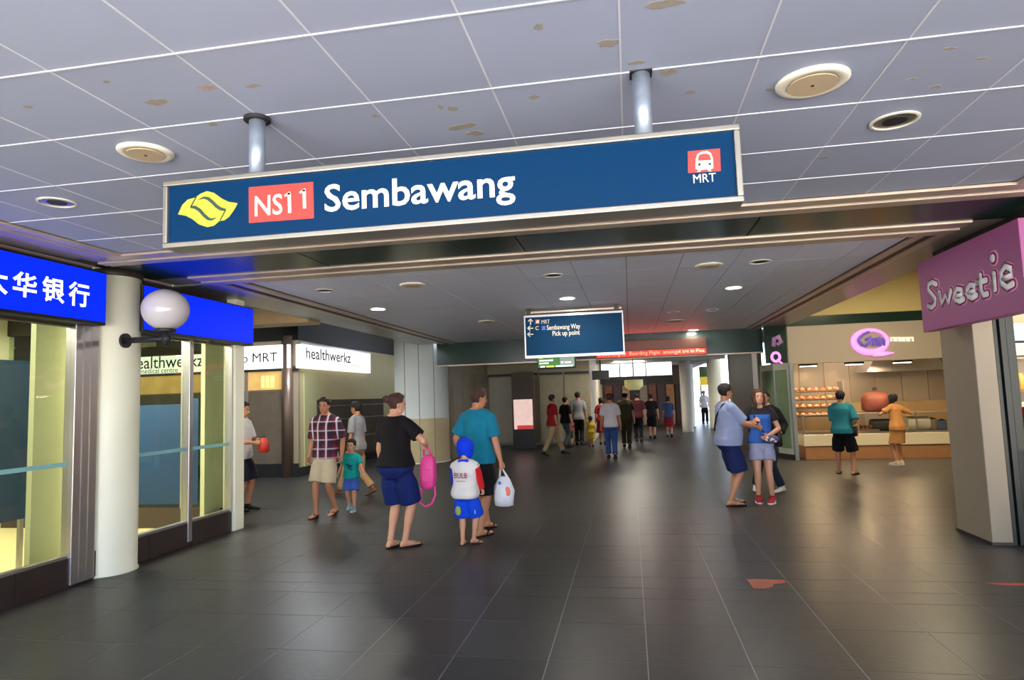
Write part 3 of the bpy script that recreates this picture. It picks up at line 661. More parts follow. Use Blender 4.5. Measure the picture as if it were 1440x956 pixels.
# glazed corner of the stall
gc = struct(B(3.60, 3.68, 15.72, 15.85, 0, 2.2).build('post', mat('steel_post', srgb(170, 176, 176), .35, .6), bevel=.01)); gc['label'] = 'steel corner post of the snack stall'
an = thing('glazed_display', 'greenish glazed display panel at the corner of the snack stall', 'display', (3.4, 16.5, 0))
A_, B_ = Vector((3.64, 15.8, 0)), Vector((3.22, 16.95, 0)); d = (B_-A_).normalized(); q = Vector((-d.y, d.x, 0))
def slab(u0, u1, z0, z1, off, th): 
    return MB().prism([(u0, z0), (u1, z0), (u1, z1), (u0, z1)], A_+q*off, d, Z_, q, th)
Ln = (B_-A_).length
M_disp = mat('display_panel', srgb(186, 190, 172), .25, noise=.25, nscale=2.5)
slab(0.04, Ln, .12, 2.2, 0, .04).build('panel', M_disp, an); slab(0.04, Ln, 0, .12, -.03, .1).build('base', M_dark, an)
slab(.10, Ln*.5-.02, .25, 2.05, .045, .01).build('pane', glass('display_glass', (.82, .88, .82), 1.0), an); slab(Ln*.5+.02, Ln-.06, .25, 2.05, .045, .01).build('pane', glass('display_glass2', (.82, .88, .82), 1.0), an)
slab(Ln*.5-.02, Ln*.5+.02, .12, 2.2, .04, .03).build('mullion', M_silver, an)
# blade sign with the small pink letter
bs = thing('blade_sign', 'dark projecting sign with a small glowing pink letter near the stall corner', 'sign', (3.3, 15.75, 2.2))
B(3.10, 3.57, 15.72, 15.80, 2.20, 3.06).build('board', M_green, bs)
cq = atY(1091, 502, 15.7); mb = MB(); rings = []
for k in range(25):
    t = 2*pi*k/24; rings.append([cq+Vector(((.085+.03*cos(q_))*cos(t), .015*sin(q_), (.10+.03*cos(q_))*sin(t))) for q_ in (0, pi/2, pi, 3*pi/2)])
mb.loft(rings).tube([cq+Vector((.02, 0, -.06)), cq+Vector((.13, 0, -.15))], [.03, .015], 6).build('ring_letter', M_neon, bs, smooth=True)
cq = atY(1092, 481, 15.7); MB().tube([cq+Vector((-.07, 0, -.10)), cq+Vector((-.05, 0, .08)), cq+Vector((.05, 0, .12)), cq+Vector((.10, 0, 0)), cq+Vector((0, 0, -.06))], [.04, .05, .06, .05, .04], 8).build('small_letter', mat('pale_purple', srgb(150, 110, 150), .4, emit=.35), bs, smooth=True)

# ================================================================== LEFT: CLINIC
YC, XC = 13.85, -7.45
cl = struct(B(-12, XC, YC, YC+.1, 0, 3.6).build('wall_clinic', mat('clinic_wall', srgb(150, 138, 116), .6, noise=.1)))
M_shut = mat('roller_shutter', srgb(128, 114, 98), .45, .5, noise=.25, nscale=4)
B(-12, XC+.03, YC-.05, YC, 3.1, 3.6).build('upper_panel', M_black, cl); B(XC, XC+.03, YC, 22.9, 3.1, 3.6).build('upper_panel', M_black, cl)  # black bands paint in the dark void above the clinic signs
B(XC-.1, XC, YC+.1, 22.9, 0, 3.6).build('wall_panel', mat('clinic_cream', srgb(186, 172, 128), .5, noise=.08, nscale=2), cl)
B(-12, XC+.02, YC-.06, YC, 0, .30).build('black_strip', M_black, cl); B(XC, XC+.02, YC, 18.9, 0, .2).build('black_strip', M_black, cl)  # black strips along the foot of the clinic walls
B(-12, XC+.02, YC-.06, YC, 2.40, 2.50).build('rail', M_dark, cl)
sb = MB()
for k in range(30): sb.box(-12, XC-.30, YC-.03, YC, .30+k*.055, .30+k*.055+.05)
sb.build('shutter_slats', M_shut, cl, kind='stuff')
for x0, x1 in ((-12, -8.75), (-8.68, XC-.32)): B(x0, x1, YC-.025, YC-.005, 1.98, 2.40).build('fanlight', mat('amber_window', srgb(230, 180, 105), .4, emit=.55, noise=.5, nscale=3.5), cl)
for k in range(3): B(-8.35+.12*k, -8.27+.12*k, YC-.035, YC-.025, 2.03, 2.30).build('blind', mat('pale_blind', srgb(240, 230, 140), .4, emit=.7), cl)
B(-8.75, -8.68, YC-.06, YC, .30, 2.44).build('mullion', M_grey, cl)
pc = struct(MB().tube([(XC-.24, YC-.03, 0), (XC-.24, YC-.03, 3.2)], .13, 24).build('column', mat('brown_metal', srgb(128, 108, 96), .35, .5), smooth=True)); pc['label'] = 'brown metal corner column between the two white clinic signs'
t = thing('clinic_sign', 'white lit sign reading MRT in black capitals beyond the cream post', 'sign', (-8.6, YC-.1, 2.45))
a, b, c = atY(341, 486, YC-.15), atY(407, 484, YC-.15), atY(406, 517, YC-.15)
B(-13.2, b.x, YC-.15, YC-.01, c.z, b.z).build('light_box', M_wbox, t); 
put('Semb MRT', 310, 390, 370, 496, 509, M_ink, .0, YC-.155, t)
put('healthwerkz', 183, 286, 240, 500, 517, M_ink, .004, YC-.155, t)
put('medical centre', 197, 250, 225, 517.5, 524.5, M_ink, .0, YC-.155, t)
t2 = thing('clinic_sign', 'white lit clinic sign with outlined lower-case letters angled along the passage', 'sign', (XC+.1, 16, 2.45))
XQ = XC+.14
a, b = atX(424, 502, XQ), atX(521, 510, XQ); zt = (atX(424, 485, XQ).z+atX(521, 497, XQ).z)/2; zb = (atX(426, 519, XQ).z+atX(520, 523, XQ).z)/2
B(XC, XQ, a.y, b.y, zb, zt).build('light_box', M_wbox, t2)
B(XC, XQ+.01, a.y-.03, b.y+.03, zt, zt+.04).build('cap_rail', M_silver, t2)
a1, b1 = atX(430, 500, XQ), atX(493, 505, XQ)
lettering('healthwerkz', (XQ+.004, a1.y, zb+.22), Y_, Z_, X_, w=b1.y-a1.y, h=(zt-zb)*.5, m=mat('letter_grey', srgb(50, 48, 52), .6), parent=t2, bold=.008)
a1, b1 = atX(494, 510, XQ), atX(519, 512, XQ)
lettering('medical centre', (XQ+.001, a1.y, zb+.12), Y_, Z_, X_, w=b1.y-a1.y, h=.10, m=mat('letter_blue', srgb(150, 165, 180), .6), parent=t2)
# dark shutters along the passage side of the clinic
M_dsh = mat('dark_shutter', srgb(84, 74, 62), .4, .4, noise=.2, nscale=3)
for i, (p0_, p1_) in enumerate(((444, 506), (508, 538))):
    y0, y1 = atX(p0_, 600, XC).y, atX(p1_, 600, XC).y
    B(XC, XC+.04, y0, y1, .2, 1.72).build('shutter', M_dsh, cl); 
    for z in (.7, 1.2, 1.55): B(XC+.04, XC+.05, y0+.05, y1-.05, z, z+.02).build('shutter_rail', M_silver, cl)
B(XC, XC+.03, 14.1, 14.9, .2, 2.38).build('pale_panel', mat('pale_green_panel', srgb(176, 172, 128), .5), cl)
B(XC, -4.8, 22.9, 23.0, 0, 3.6).build('wall_panel', M_dark, cl)
# beam and dark void over the passage
bm_ = struct(B(-7.4, -5.35, 10.3, 10.75, 3.02, 3.30).build('beam', mat('tan_beam', srgb(196, 164, 124), .5, noise=.2))); bm_['label'] = 'tan beam over the side passage'
sd = struct(MB().tube([(-7.0, 9.8, 2.6), (-6.55, 10.2, 3.05)], .025, 8).build('strut', M_silver)); sd['kind'] = 'structure'; sd['label'] = 'thin slanted metal strut under the tan beam'
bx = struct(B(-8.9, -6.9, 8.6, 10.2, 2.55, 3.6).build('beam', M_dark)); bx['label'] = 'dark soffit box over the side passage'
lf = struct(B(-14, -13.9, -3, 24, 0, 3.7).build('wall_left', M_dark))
# big silver round column at the hall corner
cc_ = struct(MB().lathe([(.74, 0), (.74, .02), (.72, .03), (.72, 3.3)], (-5.52, 16.95), 48).build('column', mat('silver_column', srgb(228, 232, 228), .4, .0, noise=.06, nscale=2), smooth=True)); cc_['label'] = 'big silvery round column at the corner of the clinic passage'
MB().lathe([(.725, .0), (.725, 1.15)], (-5.52, 16.95), 48).build('lower_cladding', mat('column_beige', srgb(200, 180, 138), .45, noise=.15, nscale=3), cc_, smooth=False)
for k in range(3):
    t_ = -1.9+.55*k; MB().tube([(-5.52+.722*cos(t_), 16.95+.722*sin(t_), 0), (-5.52+.722*cos(t_), 16.95+.722*sin(t_), 3.2)], .012, 6).build('seam', M_grey, cc_)

# ================================================================== FAR HALL
fc = struct(B(-5, 3.8, 16.55, 42, 3.0, 3.1).build('ceiling', mat('far_ceiling', srgb(150, 144, 136), .6)))
for y in (18.5, 21, 24, 27, 31): B(-5, 3.8, y, y+.25, 2.88, 3.0).build('beam', M_grey, fc)
wl = struct(B(-5.0, -4.8, 17.3, 22.1, 0, 3.0).build('wall_left', mat('hoarding', srgb(140, 128, 104), .55, noise=.2, nscale=3)))
for k in range(5): B(-4.80, -4.77, 17.4+k*.93, 18.3+k*.93, .05, 2.4).build('panel', mat('hoarding_panel', srgb(134, 122, 100), .5, noise=.25, nscale=3, rnd=.08), wl)
wb = struct(B(-4.8, -1.3, 22.0, 22.15, 0, 3.0).build('wall_back', mat('back_wall', srgb(150, 140, 116), .55, noise=.2, nscale=3)))
for x0, x1, mm in ((-4.75, -3.95, 'pale'), (-3.9, -3.05, 'brown'), (-3.0, -2.2, 'beige'), (-2.15, -1.32, 'beige')):
    B(x0, x1, 21.96, 22.0, .08, 2.3).build('panel', {'pale': mat('pale_panel', srgb(168, 162, 146), .5, noise=.12), 'brown': mat('brown_panel', srgb(112, 90, 64), .4, noise=.3), 'beige': mat('beige_panel', srgb(150, 140, 110), .4, noise=.2)}[mm], wb)
    B(x0, x1, 21.95, 21.97, 2.34, 2.42).build('rail', M_dark, wb)
# poster box
p, q = atY(722, 562, 20.5), atY(750, 603, 20.5)
pb = thing('poster_box', 'lit pinkish poster on a black floor stand beside the beige wall', 'poster', ((p.x+q.x)/2, 20.55, 0))
B(p.x-.05, q.x+.05, 20.5, 20.7, 0, q.z).build('base', M_black, pb); B(p.x-.05, q.x+.05, 20.5, 20.7, q.z, 2.4).build('body', mat('stand_brown', srgb(70, 54, 40), .5), pb)
B(p.x, q.x, 20.485, 20.5, q.z, p.z).build('poster', mat('poster_print', srgb(225, 150, 140), .4, emit=.75, ecol=srgb(250, 215, 205), noise=.9, nscale=7), pb); B(p.x+.1, q.x, 20.48, 20.485, q.z, q.z+.12).build('red_band', mat('poster_red', srgb(210, 60, 60), .4, emit=.6), pb)
# side wall to the end shops
ws_ = struct(B(-1.45, -1.3, 22.15, 32, 0, 3.0).build('wall_left', M_wall))
es = struct(B(-1.5, 2.6, 32.6, 32.8, 0, 3.0).build('wall_back', mat('shop_dark', srgb(86, 62, 44), .6, noise=.4, nscale=2)))
rr = random.Random(11)
for k in range(9):
    x = -1.2+k*.42; B(x, x+.36, 32.45, 32.6, .1, 2.0).build('panel', mat('goods%d' % (k % 5), [srgb(120, 66, 36), srgb(70, 50, 50), srgb(166, 112, 66), srgb(54, 40, 36), srgb(140, 120, 96)][k % 5], .5, noise=.5, nscale=7, emit=.12), es)
fa = thing('shop_fascia', 'bright white lit fascia of the shops at the end of the hall', 'sign', (.3, 30.5, 2.2))
a, b = atY(835, 513, 30), atY(946, 530, 30)
for k in range(3): B(a.x+(b.x-a.x)*k/3+.02, a.x+(b.x-a.x)*(k+1)/3-.02, 30, 30.1, b.z+.1, a.z).build('panel', mat('fascia_white', srgb(240, 245, 250), .4, emit=1.3), fa)
B(a.x, b.x, 29.98, 30.1, b.z-.22, b.z+.08).build('lower_rail', M_black, fa)
for x in (a.x+.3, b.x-.3): B(x, x+.05, 30.04, 30.08, a.z, 3.0).build('hanger', M_dark, fa)
for lab, px_, dy in (('dark hanging loudspeaker in front of the white lit fascia', 844, 22),):
    p = atY(px_, 522, dy); t = thing('hanging_speaker', lab, 'speaker', (p.x, dy, 2.2)); B(p.x-.28, p.x+.28, dy, dy+.3, 2.12, 2.42).build('body', M_black, t); B(p.x-.03, p.x+.03, dy+.1, dy+.15, 2.42, 2.95).build('hanger', M_dark, t); B(p.x-.24, p.x+.24, dy-.01, dy, 2.2, 2.36).build('grille', M_ink, t)
p = atY(891, 536, 26); t = thing('round_sign', 'pale yellow cup-shaped lantern hanging over the crowd', 'lamp', (p.x, 26, 1.7))
MB().lathe([(.2, 1.75), (.36, 1.9), (.36, 2.15)], (p.x, 26), 20).build('lamp_shade', mat('pale_yellow', srgb(200, 190, 130), .5, emit=.3), t, smooth=True); MB().tube([(p.x, 26, 2.15), (p.x, 26, 2.98)], .02, 8).build('cord', M_ink, t)
# columns by the bright exit
for x, y, r, lab, mm in ((2.72, 31.8, .26, 'bright shiny column beside the white exit, far down the hall', mat('shiny_column', srgb(226, 222, 210), .2, .2)), (2.25, 27.5, .22, 'dull column where the crowd leaves the hall', M_grey), (3.70, 30.0, .30, 'cream column behind the man with the shoulder strap', M_cream), (3.42, 22.0, .26, 'grey column behind the couple', M_grey)):
    o = struct(MB().lathe([(r+.02, 0), (r, .02), (r, 3.0)], (x, y), 28).build('column', mm, smooth=True)); o['label'] = lab
gw = struct(B(3.15, 3.25, 17.0, 21.5, 0, 3.0).build('wall_right', mat('dark_right', srgb(70, 64, 56), .5))) 
pp = struct(B(3.02, 3.12, 16.9, 17.0, 0, 2.5).build('post', M_white)); pp['label'] = 'white post at the edge of the snack stall'
# yellow and green shop boards by the exit
p, q = atY(984, 530, 36), atY(999, 541, 36); t = thing('exit_board', 'yellow shop board over the bright exit', 'sign', ((p.x+q.x)/2, 36, q.z)); B(p.x, q.x+.3, 36, 36.1, q.z, p.z).build('board', mat('yellow_board', srgb(215, 185, 40), .5, emit=.4), t); B(p.x, q.x+.3, 36, 36.1, p.z, p.z+.55).build('upper_board', mat('green_board', srgb(56, 78, 40), .5), t); B(p.x, p.x+.08, 36.1, 36.2, 0, p.z+.5).build('leg', M_grey, t); B(q.x+.22, q.x+.3, 36.1, 36.2, 0, p.z+.5).build('leg', M_grey, t)
# ================================================================== PEOPLE
def lerp(a, b, t): return a+(b-a)*t
def ik(a, b, l1, l2, pole):
    a, b = Vector(a), Vector(b); d = b-a; D = min(d.length, (l1+l2)*.999); dn = d.normalized()
    b = a+dn*D; x = (l1*l1-l2*l2+D*D)/(2*D); h = math.sqrt(max(0, l1*l1-x*x))
    p = Vector(pole); p = p-dn*p.dot(dn)
    if p.length < 1e-5: p = Vector((0, 1, 0))-dn*dn.y
    return a+dn*x+p.normalized()*h, b
def curve_pts(pts, rs, n=4):
    """smooth samples along a joint chain with radii"""
    P, Rr = [], []
    k = len(pts)
    for i in range(k-1):
        p0, p1, p2, p3 = pts[max(i-1, 0)], pts[i], pts[i+1], pts[min(i+2, k-1)]
        for j in range(n):
            t = j/n
            c = .5*((2*p1)+(p2-p0)*t+(2*p0-5*p1+4*p2-p3)*t*t+(3*p1-p0-3*p2+p3)*t**3)
            l = p1.lerp(p2, t); P.append(l.lerp(c, .35)); s_ = t*t*(3-2*t); Rr.append(lerp(rs[i], rs[i+1], s_))
    P.append(pts[-1]); Rr.append(rs[-1]); return P, Rr

M_skin = mat('skin', srgb(206, 150, 118), .5, noise=.06, nscale=9)
M_skin2 = mat('skin_tan', srgb(184, 126, 94), .5, noise=.06, nscale=9)
M_hair = mat('black_hair', srgb(26, 20, 20), .75, noise=.4, nscale=40, stretch=(1, 1, .2))
M_hairb = mat('brown_hair', srgb(64, 36, 28), .7, noise=.4, nscale=40, stretch=(1, 1, .2))
M_eye = mat('eye', srgb(30, 22, 20), .2); M_lip = mat('lip', srgb(160, 84, 76), .5); M_brow = M_hair

class Human:
    """local frame: +x the person's own right side, +y ahead, +z up; sizes for a 1.70 m adult, scaled by k"""
    def __init__(s, label, x, y, face, h, vox=.008, skin=M_skin, female=False, child=False, girth=1., belly=0., feet=None, hands=None, elbows=None, lean=(0, 0), head=(0, 0), hair='short', hairm=M_hair, group=None, hipz=None, elb_pole=None, fist=(.8, .8), shift=(0, 0)):
        s.k = h/1.7; s.h = h; s.vox = vox; s.child = child
        t = bpy.data.objects.new('person', None); COL.objects.link(t); s.root = t
        t.location = (x, y, 0); t.rotation_euler = (0, 0, rad(face)); t.empty_display_size = .1
        ORG[t.name] = Vector((0, 0, 0)); tag(t, label, 'person', group)
        s.skin = skin; s.female = female; s.g = girth; s.belly = belly
        s.hs = 1.32 if child else 1.0                      # head scale
        feet = feet or [(-.10, .0, 0, -8, 0), (.10, .0, 0, 8, 0)]
        s.feet = feet; s.lean = lean
        s.hipc = Vector((shift[0], shift[1], (hipz or (.905 if not child else .84))))
        sw = .158 if female else .178; hw = .09
        neckz = 1.455 if not child else 1.33; s.neckz = neckz
        s.shz = neckz-.082; s.sw = sw*(.92 if child else 1)
        T = s.T
        # legs
        s.hipj, s.knee, s.ank = [], [], []
        for i, sd in enumerate((-1, 1)):
            hj = s.hipc+Vector((sd*hw, 0, -.02)); f = feet[i]
            a = Vector((f[0], f[1], f[2]+.085)); yw = rad(f[3])
            kn, a = ik(hj, a, .42 if not child else .385, .405 if not child else .36, (-sin(yw)*1, cos(yw), 0))
            s.hipj.append(hj); s.knee.append(kn); s.ank.append(a)
        # arms
        s.sho = [T(Vector((sd*s.sw, 0, s.shz))) for sd in (-1, 1)]; s.elb, s.wri = [], []
        hands = hands or [None, None]; la, lf = (.285, .25) if not child else (.23, .20)
        for i, sd in enumerate((-1, 1)):
            hd = hands[i]
            if hd is None: tg = s.sho[i]+Vector((sd*.075, .03, -(la+lf)*.985))
            else: tg = Vector(hd)
            pole = (elb_pole[i] if elb_pole and elb_pole[i] else (sd*.35, -1, -.2))
            e, w_ = ik(s.sho[i], tg, la, lf, pole); s.elb.append(e); s.wri.append(w_)
        s.headrot = Matrix.Rotation(rad(head[0]), 3, 'Z') @ Matrix.Rotation(rad(head[1]), 3, 'X')
        s.neck = T(Vector((0, .0, neckz))); 
        s.chin = s.neck+Vector((0, .012, .035))
        s.body(fist); s.face(); s.hair(hair, hairm)
    def T(s, p):
        """lean the trunk (forward, sideways degrees) about the hips"""
        q = p-s.hipc; q2 = Vector((p.x, p.y, p.z-s.hipc.z)); t = max(0, min(1, (p.z-s.hipc.z+.02)/.3))
        Mx = Matrix.Rotation(rad(-s.lean[0]*t), 3, 'X') @ Matrix.Rotation(rad(s.lean[1]*t), 3, 'Y')
        return s.hipc+Mx @ q2
    def hp(s, u, v, z):
        """head point: u right, v ahead, z up from the chin level (units of a 1.70 m adult)"""
        return s.chin+s.headrot @ (Vector((u, v-.0, z))*s.hs)
    HEAD = [(.00,.024,.060,.000),(.06,.042,.078,-.010),(.14,.052,.086,-.022),(.28,.062,.090,-.052),(.42,.069,.091,-.076),(.55,.073,.090,-.090),(.68,.074,.088,-.094),(.80,.069,.078,-.088),(.90,.055,.058,-.068),(.97,.032,.028,-.040),(1.0,.010,.000,-.012)]
    HH = .222
    def head_prof(s, f):
        for a, b in zip(s.HEAD, s.HEAD[1:]):
            if f <= b[0]: t = (f-a[0])/(b[0]-a[0]); return [lerp(a[i], b[i], t) for i in (1, 2, 3)]
        return s.HEAD[-1][1:]
    def head_pt(s, f, th, off=0.):
        w_, fr, bk = s.head_prof(f); cy = (fr+bk)/2; ry = (fr-bk)/2
        return s.hp((w_+off)*sin(th), cy+(ry+off)*cos(th), f*s.HH+off*.6*max(0, (f-.6)/.4))
    def torso_rings(s, infl, z0, z1, fl=0., n=20):
        c = s.child; g = s.g; nz = s.neckz; fz = lambda z: z if not c else s.hipc.z-.005+(z-.905)*(nz-s.hipc.z)/(1.455-.905)
        fem = s.female
        R_ = [(.76,.08,.07,0),(.80,.125,.092,-.004),(.86,.165,.112,-.008),(.93,.168 if not fem else .172,.115,-.010),(1.0,.155 if not fem else .150,.105,0),(1.08,.148 if not fem else .130,.100,.006),(1.17,.152 if not fem else .134,.104,.008),(1.27,.166 if not fem else .148,.112 if not fem else .116,.006 if not fem else .016),(1.34,.172 if not fem else .152,.104,0),(1.40,.140 if not fem else .122,.078,-.008),(1.45,.085,.060,-.006),(1.475,.062,.056,-.002)]
        out = []
        zs = [z0]+[r[0] for r in R_ if z0+.004 < r[0] < z1-.004]+[z1]
        for z in zs:
            for a, b in zip(R_, R_[1:]):
                if a[0] <= z <= b[0]+1e-6:
                    t = (z-a[0])/(b[0]-a[0]); w_, d, cy = (lerp(a[i], b[i], t) for i in (1, 2, 3)); break
            else:
                w_, d, cy = R_[0][1:] if z < R_[0][0] else R_[-1][1:]
            if .82 < z < .93 and infl: w_, d = max(w_, .166), max(d, .112)
            fl_ = fl*max(0, (1.1-z)/.3); tw = g if z < 1.4 else (1+(g-1)*.5)
            bl = s.belly*math.exp(-((z-1.06)/.13)**2)
            w_ = w_*tw+infl+fl_+bl*.5; d = d*tw+infl+fl_+bl*.6; cy += bl*.5
            ex = lerp(.72, 1., max(0, min(1, (z-.95)/.3)))
            cs = lambda v: math.copysign(abs(v)**ex, v)
            out.append([s.T(Vector((w_*cs(cos(2*pi*q/n)), cy+d*cs(sin(2*pi*q/n)), fz(z)))) for q in range(n)])
        return out
    def scale(s, mb):
        for v in mb.v: v *= s.k
        return mb
    def make(s, mb, name, m, vox=None, label=None, sm=3, parent=None):
        s.scale(mb); o = mb.build(name, m, parent or s.root, smooth=True, label=label)
        if vox:
            r = o.modifiers.new('remesh', 'REMESH'); r.mode = 'VOXEL'; r.voxel_size = vox; r.use_smooth_shade = True
            if sm: q = o.modifiers.new('smooth', 'SMOOTH'); q.iterations = sm; q.factor = .5
        return o
    def leg_chain(s, i, infl=0., t1=2.):
        hj, kn, an = s.hipj[i], s.knee[i], s.ank[i]; g = s.g
        pts = [hj, hj.lerp(kn, .35), kn, kn.lerp(an, .33), kn.lerp(an, .72), an]
        rs = [.074*g, .078*g, .054, .053, .037, .034]
        return curve_pts(pts, [r+infl for r in rs], 3)
    def body(s, fist):
        mb = MB(); mb.loft(s.torso_rings(0, .79, 1.475))
        mb.tube([s.T(Vector((0, -.012, s.neckz-.05))), s.neck+Vector((0, -.004, .0)), s.hp(0, -.022, .05)], [.062, .055, .053], 16)
        mb.loft([[s.head_pt(f[0], 2*pi*q/22) for q in range(22)][::-1] for f in s.HEAD])
        # nose, brow ridge, ears
        mb.tube([s.hp(0, .078, .118), s.hp(0, .092, .10), s.hp(0, .104, .076), s.hp(0, .088, .066)], [.010, .012, .015, .010], 8)
        for sd in (-1, 1):
            mb.ell(s.hp(sd*.072, -.004, .098), .012*s.hs, .022*s.hs, .032*s.hs, 10, 6)
        mb.ell(s.hp(0, .075, .05), .022*s.hs, .012*s.hs, .010*s.hs, 10, 6)
        for i, sd in enumerate((-1, 1)):
            mb.tube(*s.leg_chain(i), 16)
            mb.ell(s.knee[i], .053, .053, .055, 12, 8)
            s.foot(mb, i, 0)
            mb.tube([s.T(Vector((sd*.03, -.008, s.neckz+.0))), s.T(Vector((sd*.10, -.005, s.neckz-.03))), s.sho[i]], [.05, .046, .050*s.g], 12)
            ar, fr = s.arm_chain(i); mb.tube(ar, fr, 14); mb.ell(s.sho[i], .052*s.g, .054, .050, 12, 8)
            s.hand(mb, i, fist[i])
        s.bodyo = s.make(mb, 'body', s.skin, s.vox, sm=2)
    def arm_chain(s, i, infl=0.):
        a, e, w_ = s.sho[i], s.elb[i], s.wri[i]; g = s.g*(.9 if s.female or s.child else 1)
        return curve_pts([a, a.lerp(e, .5), e, e.lerp(w_, .35), w_], [(.054*g)+infl, .046*g+infl, .038*g+infl, .038*g+infl, .026+infl], 3)
    def hand(s, mb, i, curl):
        sd = (-1, 1)[i]; w_ = s.wri[i]; d = (w_-s.elb[i]).normalized()
        # palm normal points towards the body
        inn = Vector((-sd, .15, -.1)); inn = (inn-d*inn.dot(d)).normalized(); side = d.cross(inn).normalized()
        if side.y < 0: side = -side                         # thumb side ahead
        L = 1.0 if not s.child else .85
        rings = []
        for t, a, b in ((-.01, .026, .022), (.02, .032, .020), (.055, .041, .018), (.085, .040, .015), (.095, .034, .010)):
            c = w_+d*t*L; rings.append([c+side*(a*cos(2*pi*q/12))+inn*(b*sin(2*pi*q/12)) for q in range(12)])
        mb.loft(rings)
        for j, (o, ln) in enumerate(((.031, .070), (.011, .080), (-.010, .074), (-.030, .058))):
            p = w_+d*.082*L+side*o; pts = [p-d*.02]; dd = d
            for q, fr in enumerate((.45, .32, .23)):
                an = curl*(.5, .75, .6)[q]*(1+.12*j); dd = (dd*cos(an)+dd.cross(inn).cross(dd).normalized()*sin(an)).normalized(); pts.append(pts[-1]+dd*ln*L*fr*(1.35 if q == 0 else 1))
            mb.tube(pts, [.0095, .009, .0085, .0065], 8)
        p = w_+d*.025*L+side*.026; dd = (d*.55+side*.75+inn*.25).normalized(); q1 = p+dd*.035; dd2 = (d*.85+side*.25+inn*.35).normalized()
        mb.tube([p-dd*.012, q1, q1+dd2*.03, q1+dd2*.052], [.014, .0115, .010, .007], 8)
        s.palm = getattr(s, 'palm', {}); s.palm[i] = (w_+d*.085*L+inn*.012)*s.k
    FOOT = [(-.062,.016,.030),(-.052,.030,.050),(-.02,.036,.078),(.02,.038,.080),(.07,.043,.056),(.115,.048,.042),(.155,.044,.034),(.185,.032,.028),(.20,.014,.018)]
    def foot_frame(s, i):
        f = s.feet[i]; yw = rad(f[3]); pt = rad(f[4]); a = s.ank[i]
        fw = Vector((-sin(yw), cos(yw), 0)); sd = Vector((cos(yw), sin(yw), 0)); up = Vector((0, 0, 1))
        fw2 = fw*cos(pt)-up*sin(pt); up2 = up*cos(pt)+fw*sin(pt)
        return a-up2*.085, fw2, sd, up2
    def foot(s, mb, i, infl, z0=.012):
        o, fw, sd, up = s.foot_frame(i); rings = []
        for y, w_, hh in s.FOOT:
            w2, h2 = w_+infl, hh+infl; zc = z0+(h2)/2
            rings.append([o+fw*(y*(1+infl*3))+sd*(w2*cos(2*pi*q/14))+up*(zc+(h2/2)*sin(2*pi*q/14)*(1 if sin(2*pi*q/14) > 0 else 1)) for q in range(14)])
        mb.loft(rings)
        mb.tube([s.ank[i]+up*.03, s.ank[i]-up*.02, o+up*.045+fw*.01], [.034+infl, .036+infl, .036+infl], 12)
    def sandals(s, m, m2=None):
        for i in (0, 1):
            o, fw, sd, up = s.foot_frame(i); n = 20; mb = MB(); ring = []
            for q in range(n):
                t = 2*pi*q/n; y = .07+.145*cos(t); w_ = .049*(1+.12*cos(t)); ring.append((y, w_*sin(t)))
            mb.prism([(b, a) for a, b in ring], o, sd, fw, up, .016)
            so = s.make(mb, 'sandal', m)
            mb = MB(); tip = o+fw*.14+up*.035
            for e in (-1, 1): mb.tube([tip, o+fw*.11+sd*.03*e+up*.058, o+fw*.06+sd*.05*e+up*.03], .008, 6)
            s.make(mb, 'strap', m2 or m, parent=so)
    def shoes(s, m, sole=None):
        for i in (0, 1):
            mb = MB(); s.foot(mb, i, .009, .014); so = s.make(mb, 'shoe', m, .007, sm=2)
            if sole:
                o, fw, sd, up = s.foot_frame(i); n = 20; mb = MB()
                mb.prism([(.056*(1+.1*cos(2*pi*q/n))*sin(2*pi*q/n), .07+.152*cos(2*pi*q/n)) for q in range(n)], o, sd, fw, up, .022); s.make(mb, 'sole', sole, parent=so)
    def face(s):
        for sd in (-1, 1):
            mb = MB().ell(s.hp(sd*.031, .083, .110), .012*s.hs, .007*s.hs, .0065*s.hs, 10, 6); s.make(mb, 'eye', M_eye)
            mb = MB().tube([s.hp(sd*.016, .090, .128), s.hp(sd*.032, .090, .133), s.hp(sd*.050, .078, .127)], .0038*s.hs, 6); s.make(mb, 'eyebrow', M_brow)
        mb = MB().tube([s.hp(-.022, .082, .048), s.hp(0, .090, .047), s.hp(.022, .082, .048)], [.003, .006, .003], 6); s.make(mb, 'mouth', M_lip)
    def hair(s, style, m):
        if not style: return
        n = 28; rows = [0, .06, .12, .2, .28, .36, .44, .52, .6, .68, .74, .8, .85, .9, .94, .97, 1.0]; mb = MB(); rings = []
        for f in rows:
            ring = []
            for q in range(n):
                th = 2*pi*q/n; a = abs((th+pi) % (2*pi)-pi)/pi           # 0 ahead .. 1 behind
                if style == 'long': lim = .80 if a < .22 else lerp(.80, .02, min(1, (a-.22)/.16))
                else: lim = .80 if a < .26 else (lerp(.80, .50, (a-.26)/.12) if a < .38 else (lerp(.52, .58, 0) if a < .52 else lerp(.52, .16, min(1, (a-.52)/.2))))
                ff = max(f, lim); off = (.020 if style != 'crop' else .010)*min(1, max(0, (ff-lim)/.10)+.08)
                off *= 1+.25*sin(7*th+19*f)*(.6 if style != 'long' else .3)
                ring.append(s.head_pt(min(ff, 1), th, off+(.012 if style == 'long' and a > .5 else 0)))
            rings.append(ring[::-1])
        mb.loft(rings); top = s.hp(0, -.01, s.HH+.012); mb.ell(top-Vector((0, 0, .004*s.k)), .04, .045, .012, 14, 6)
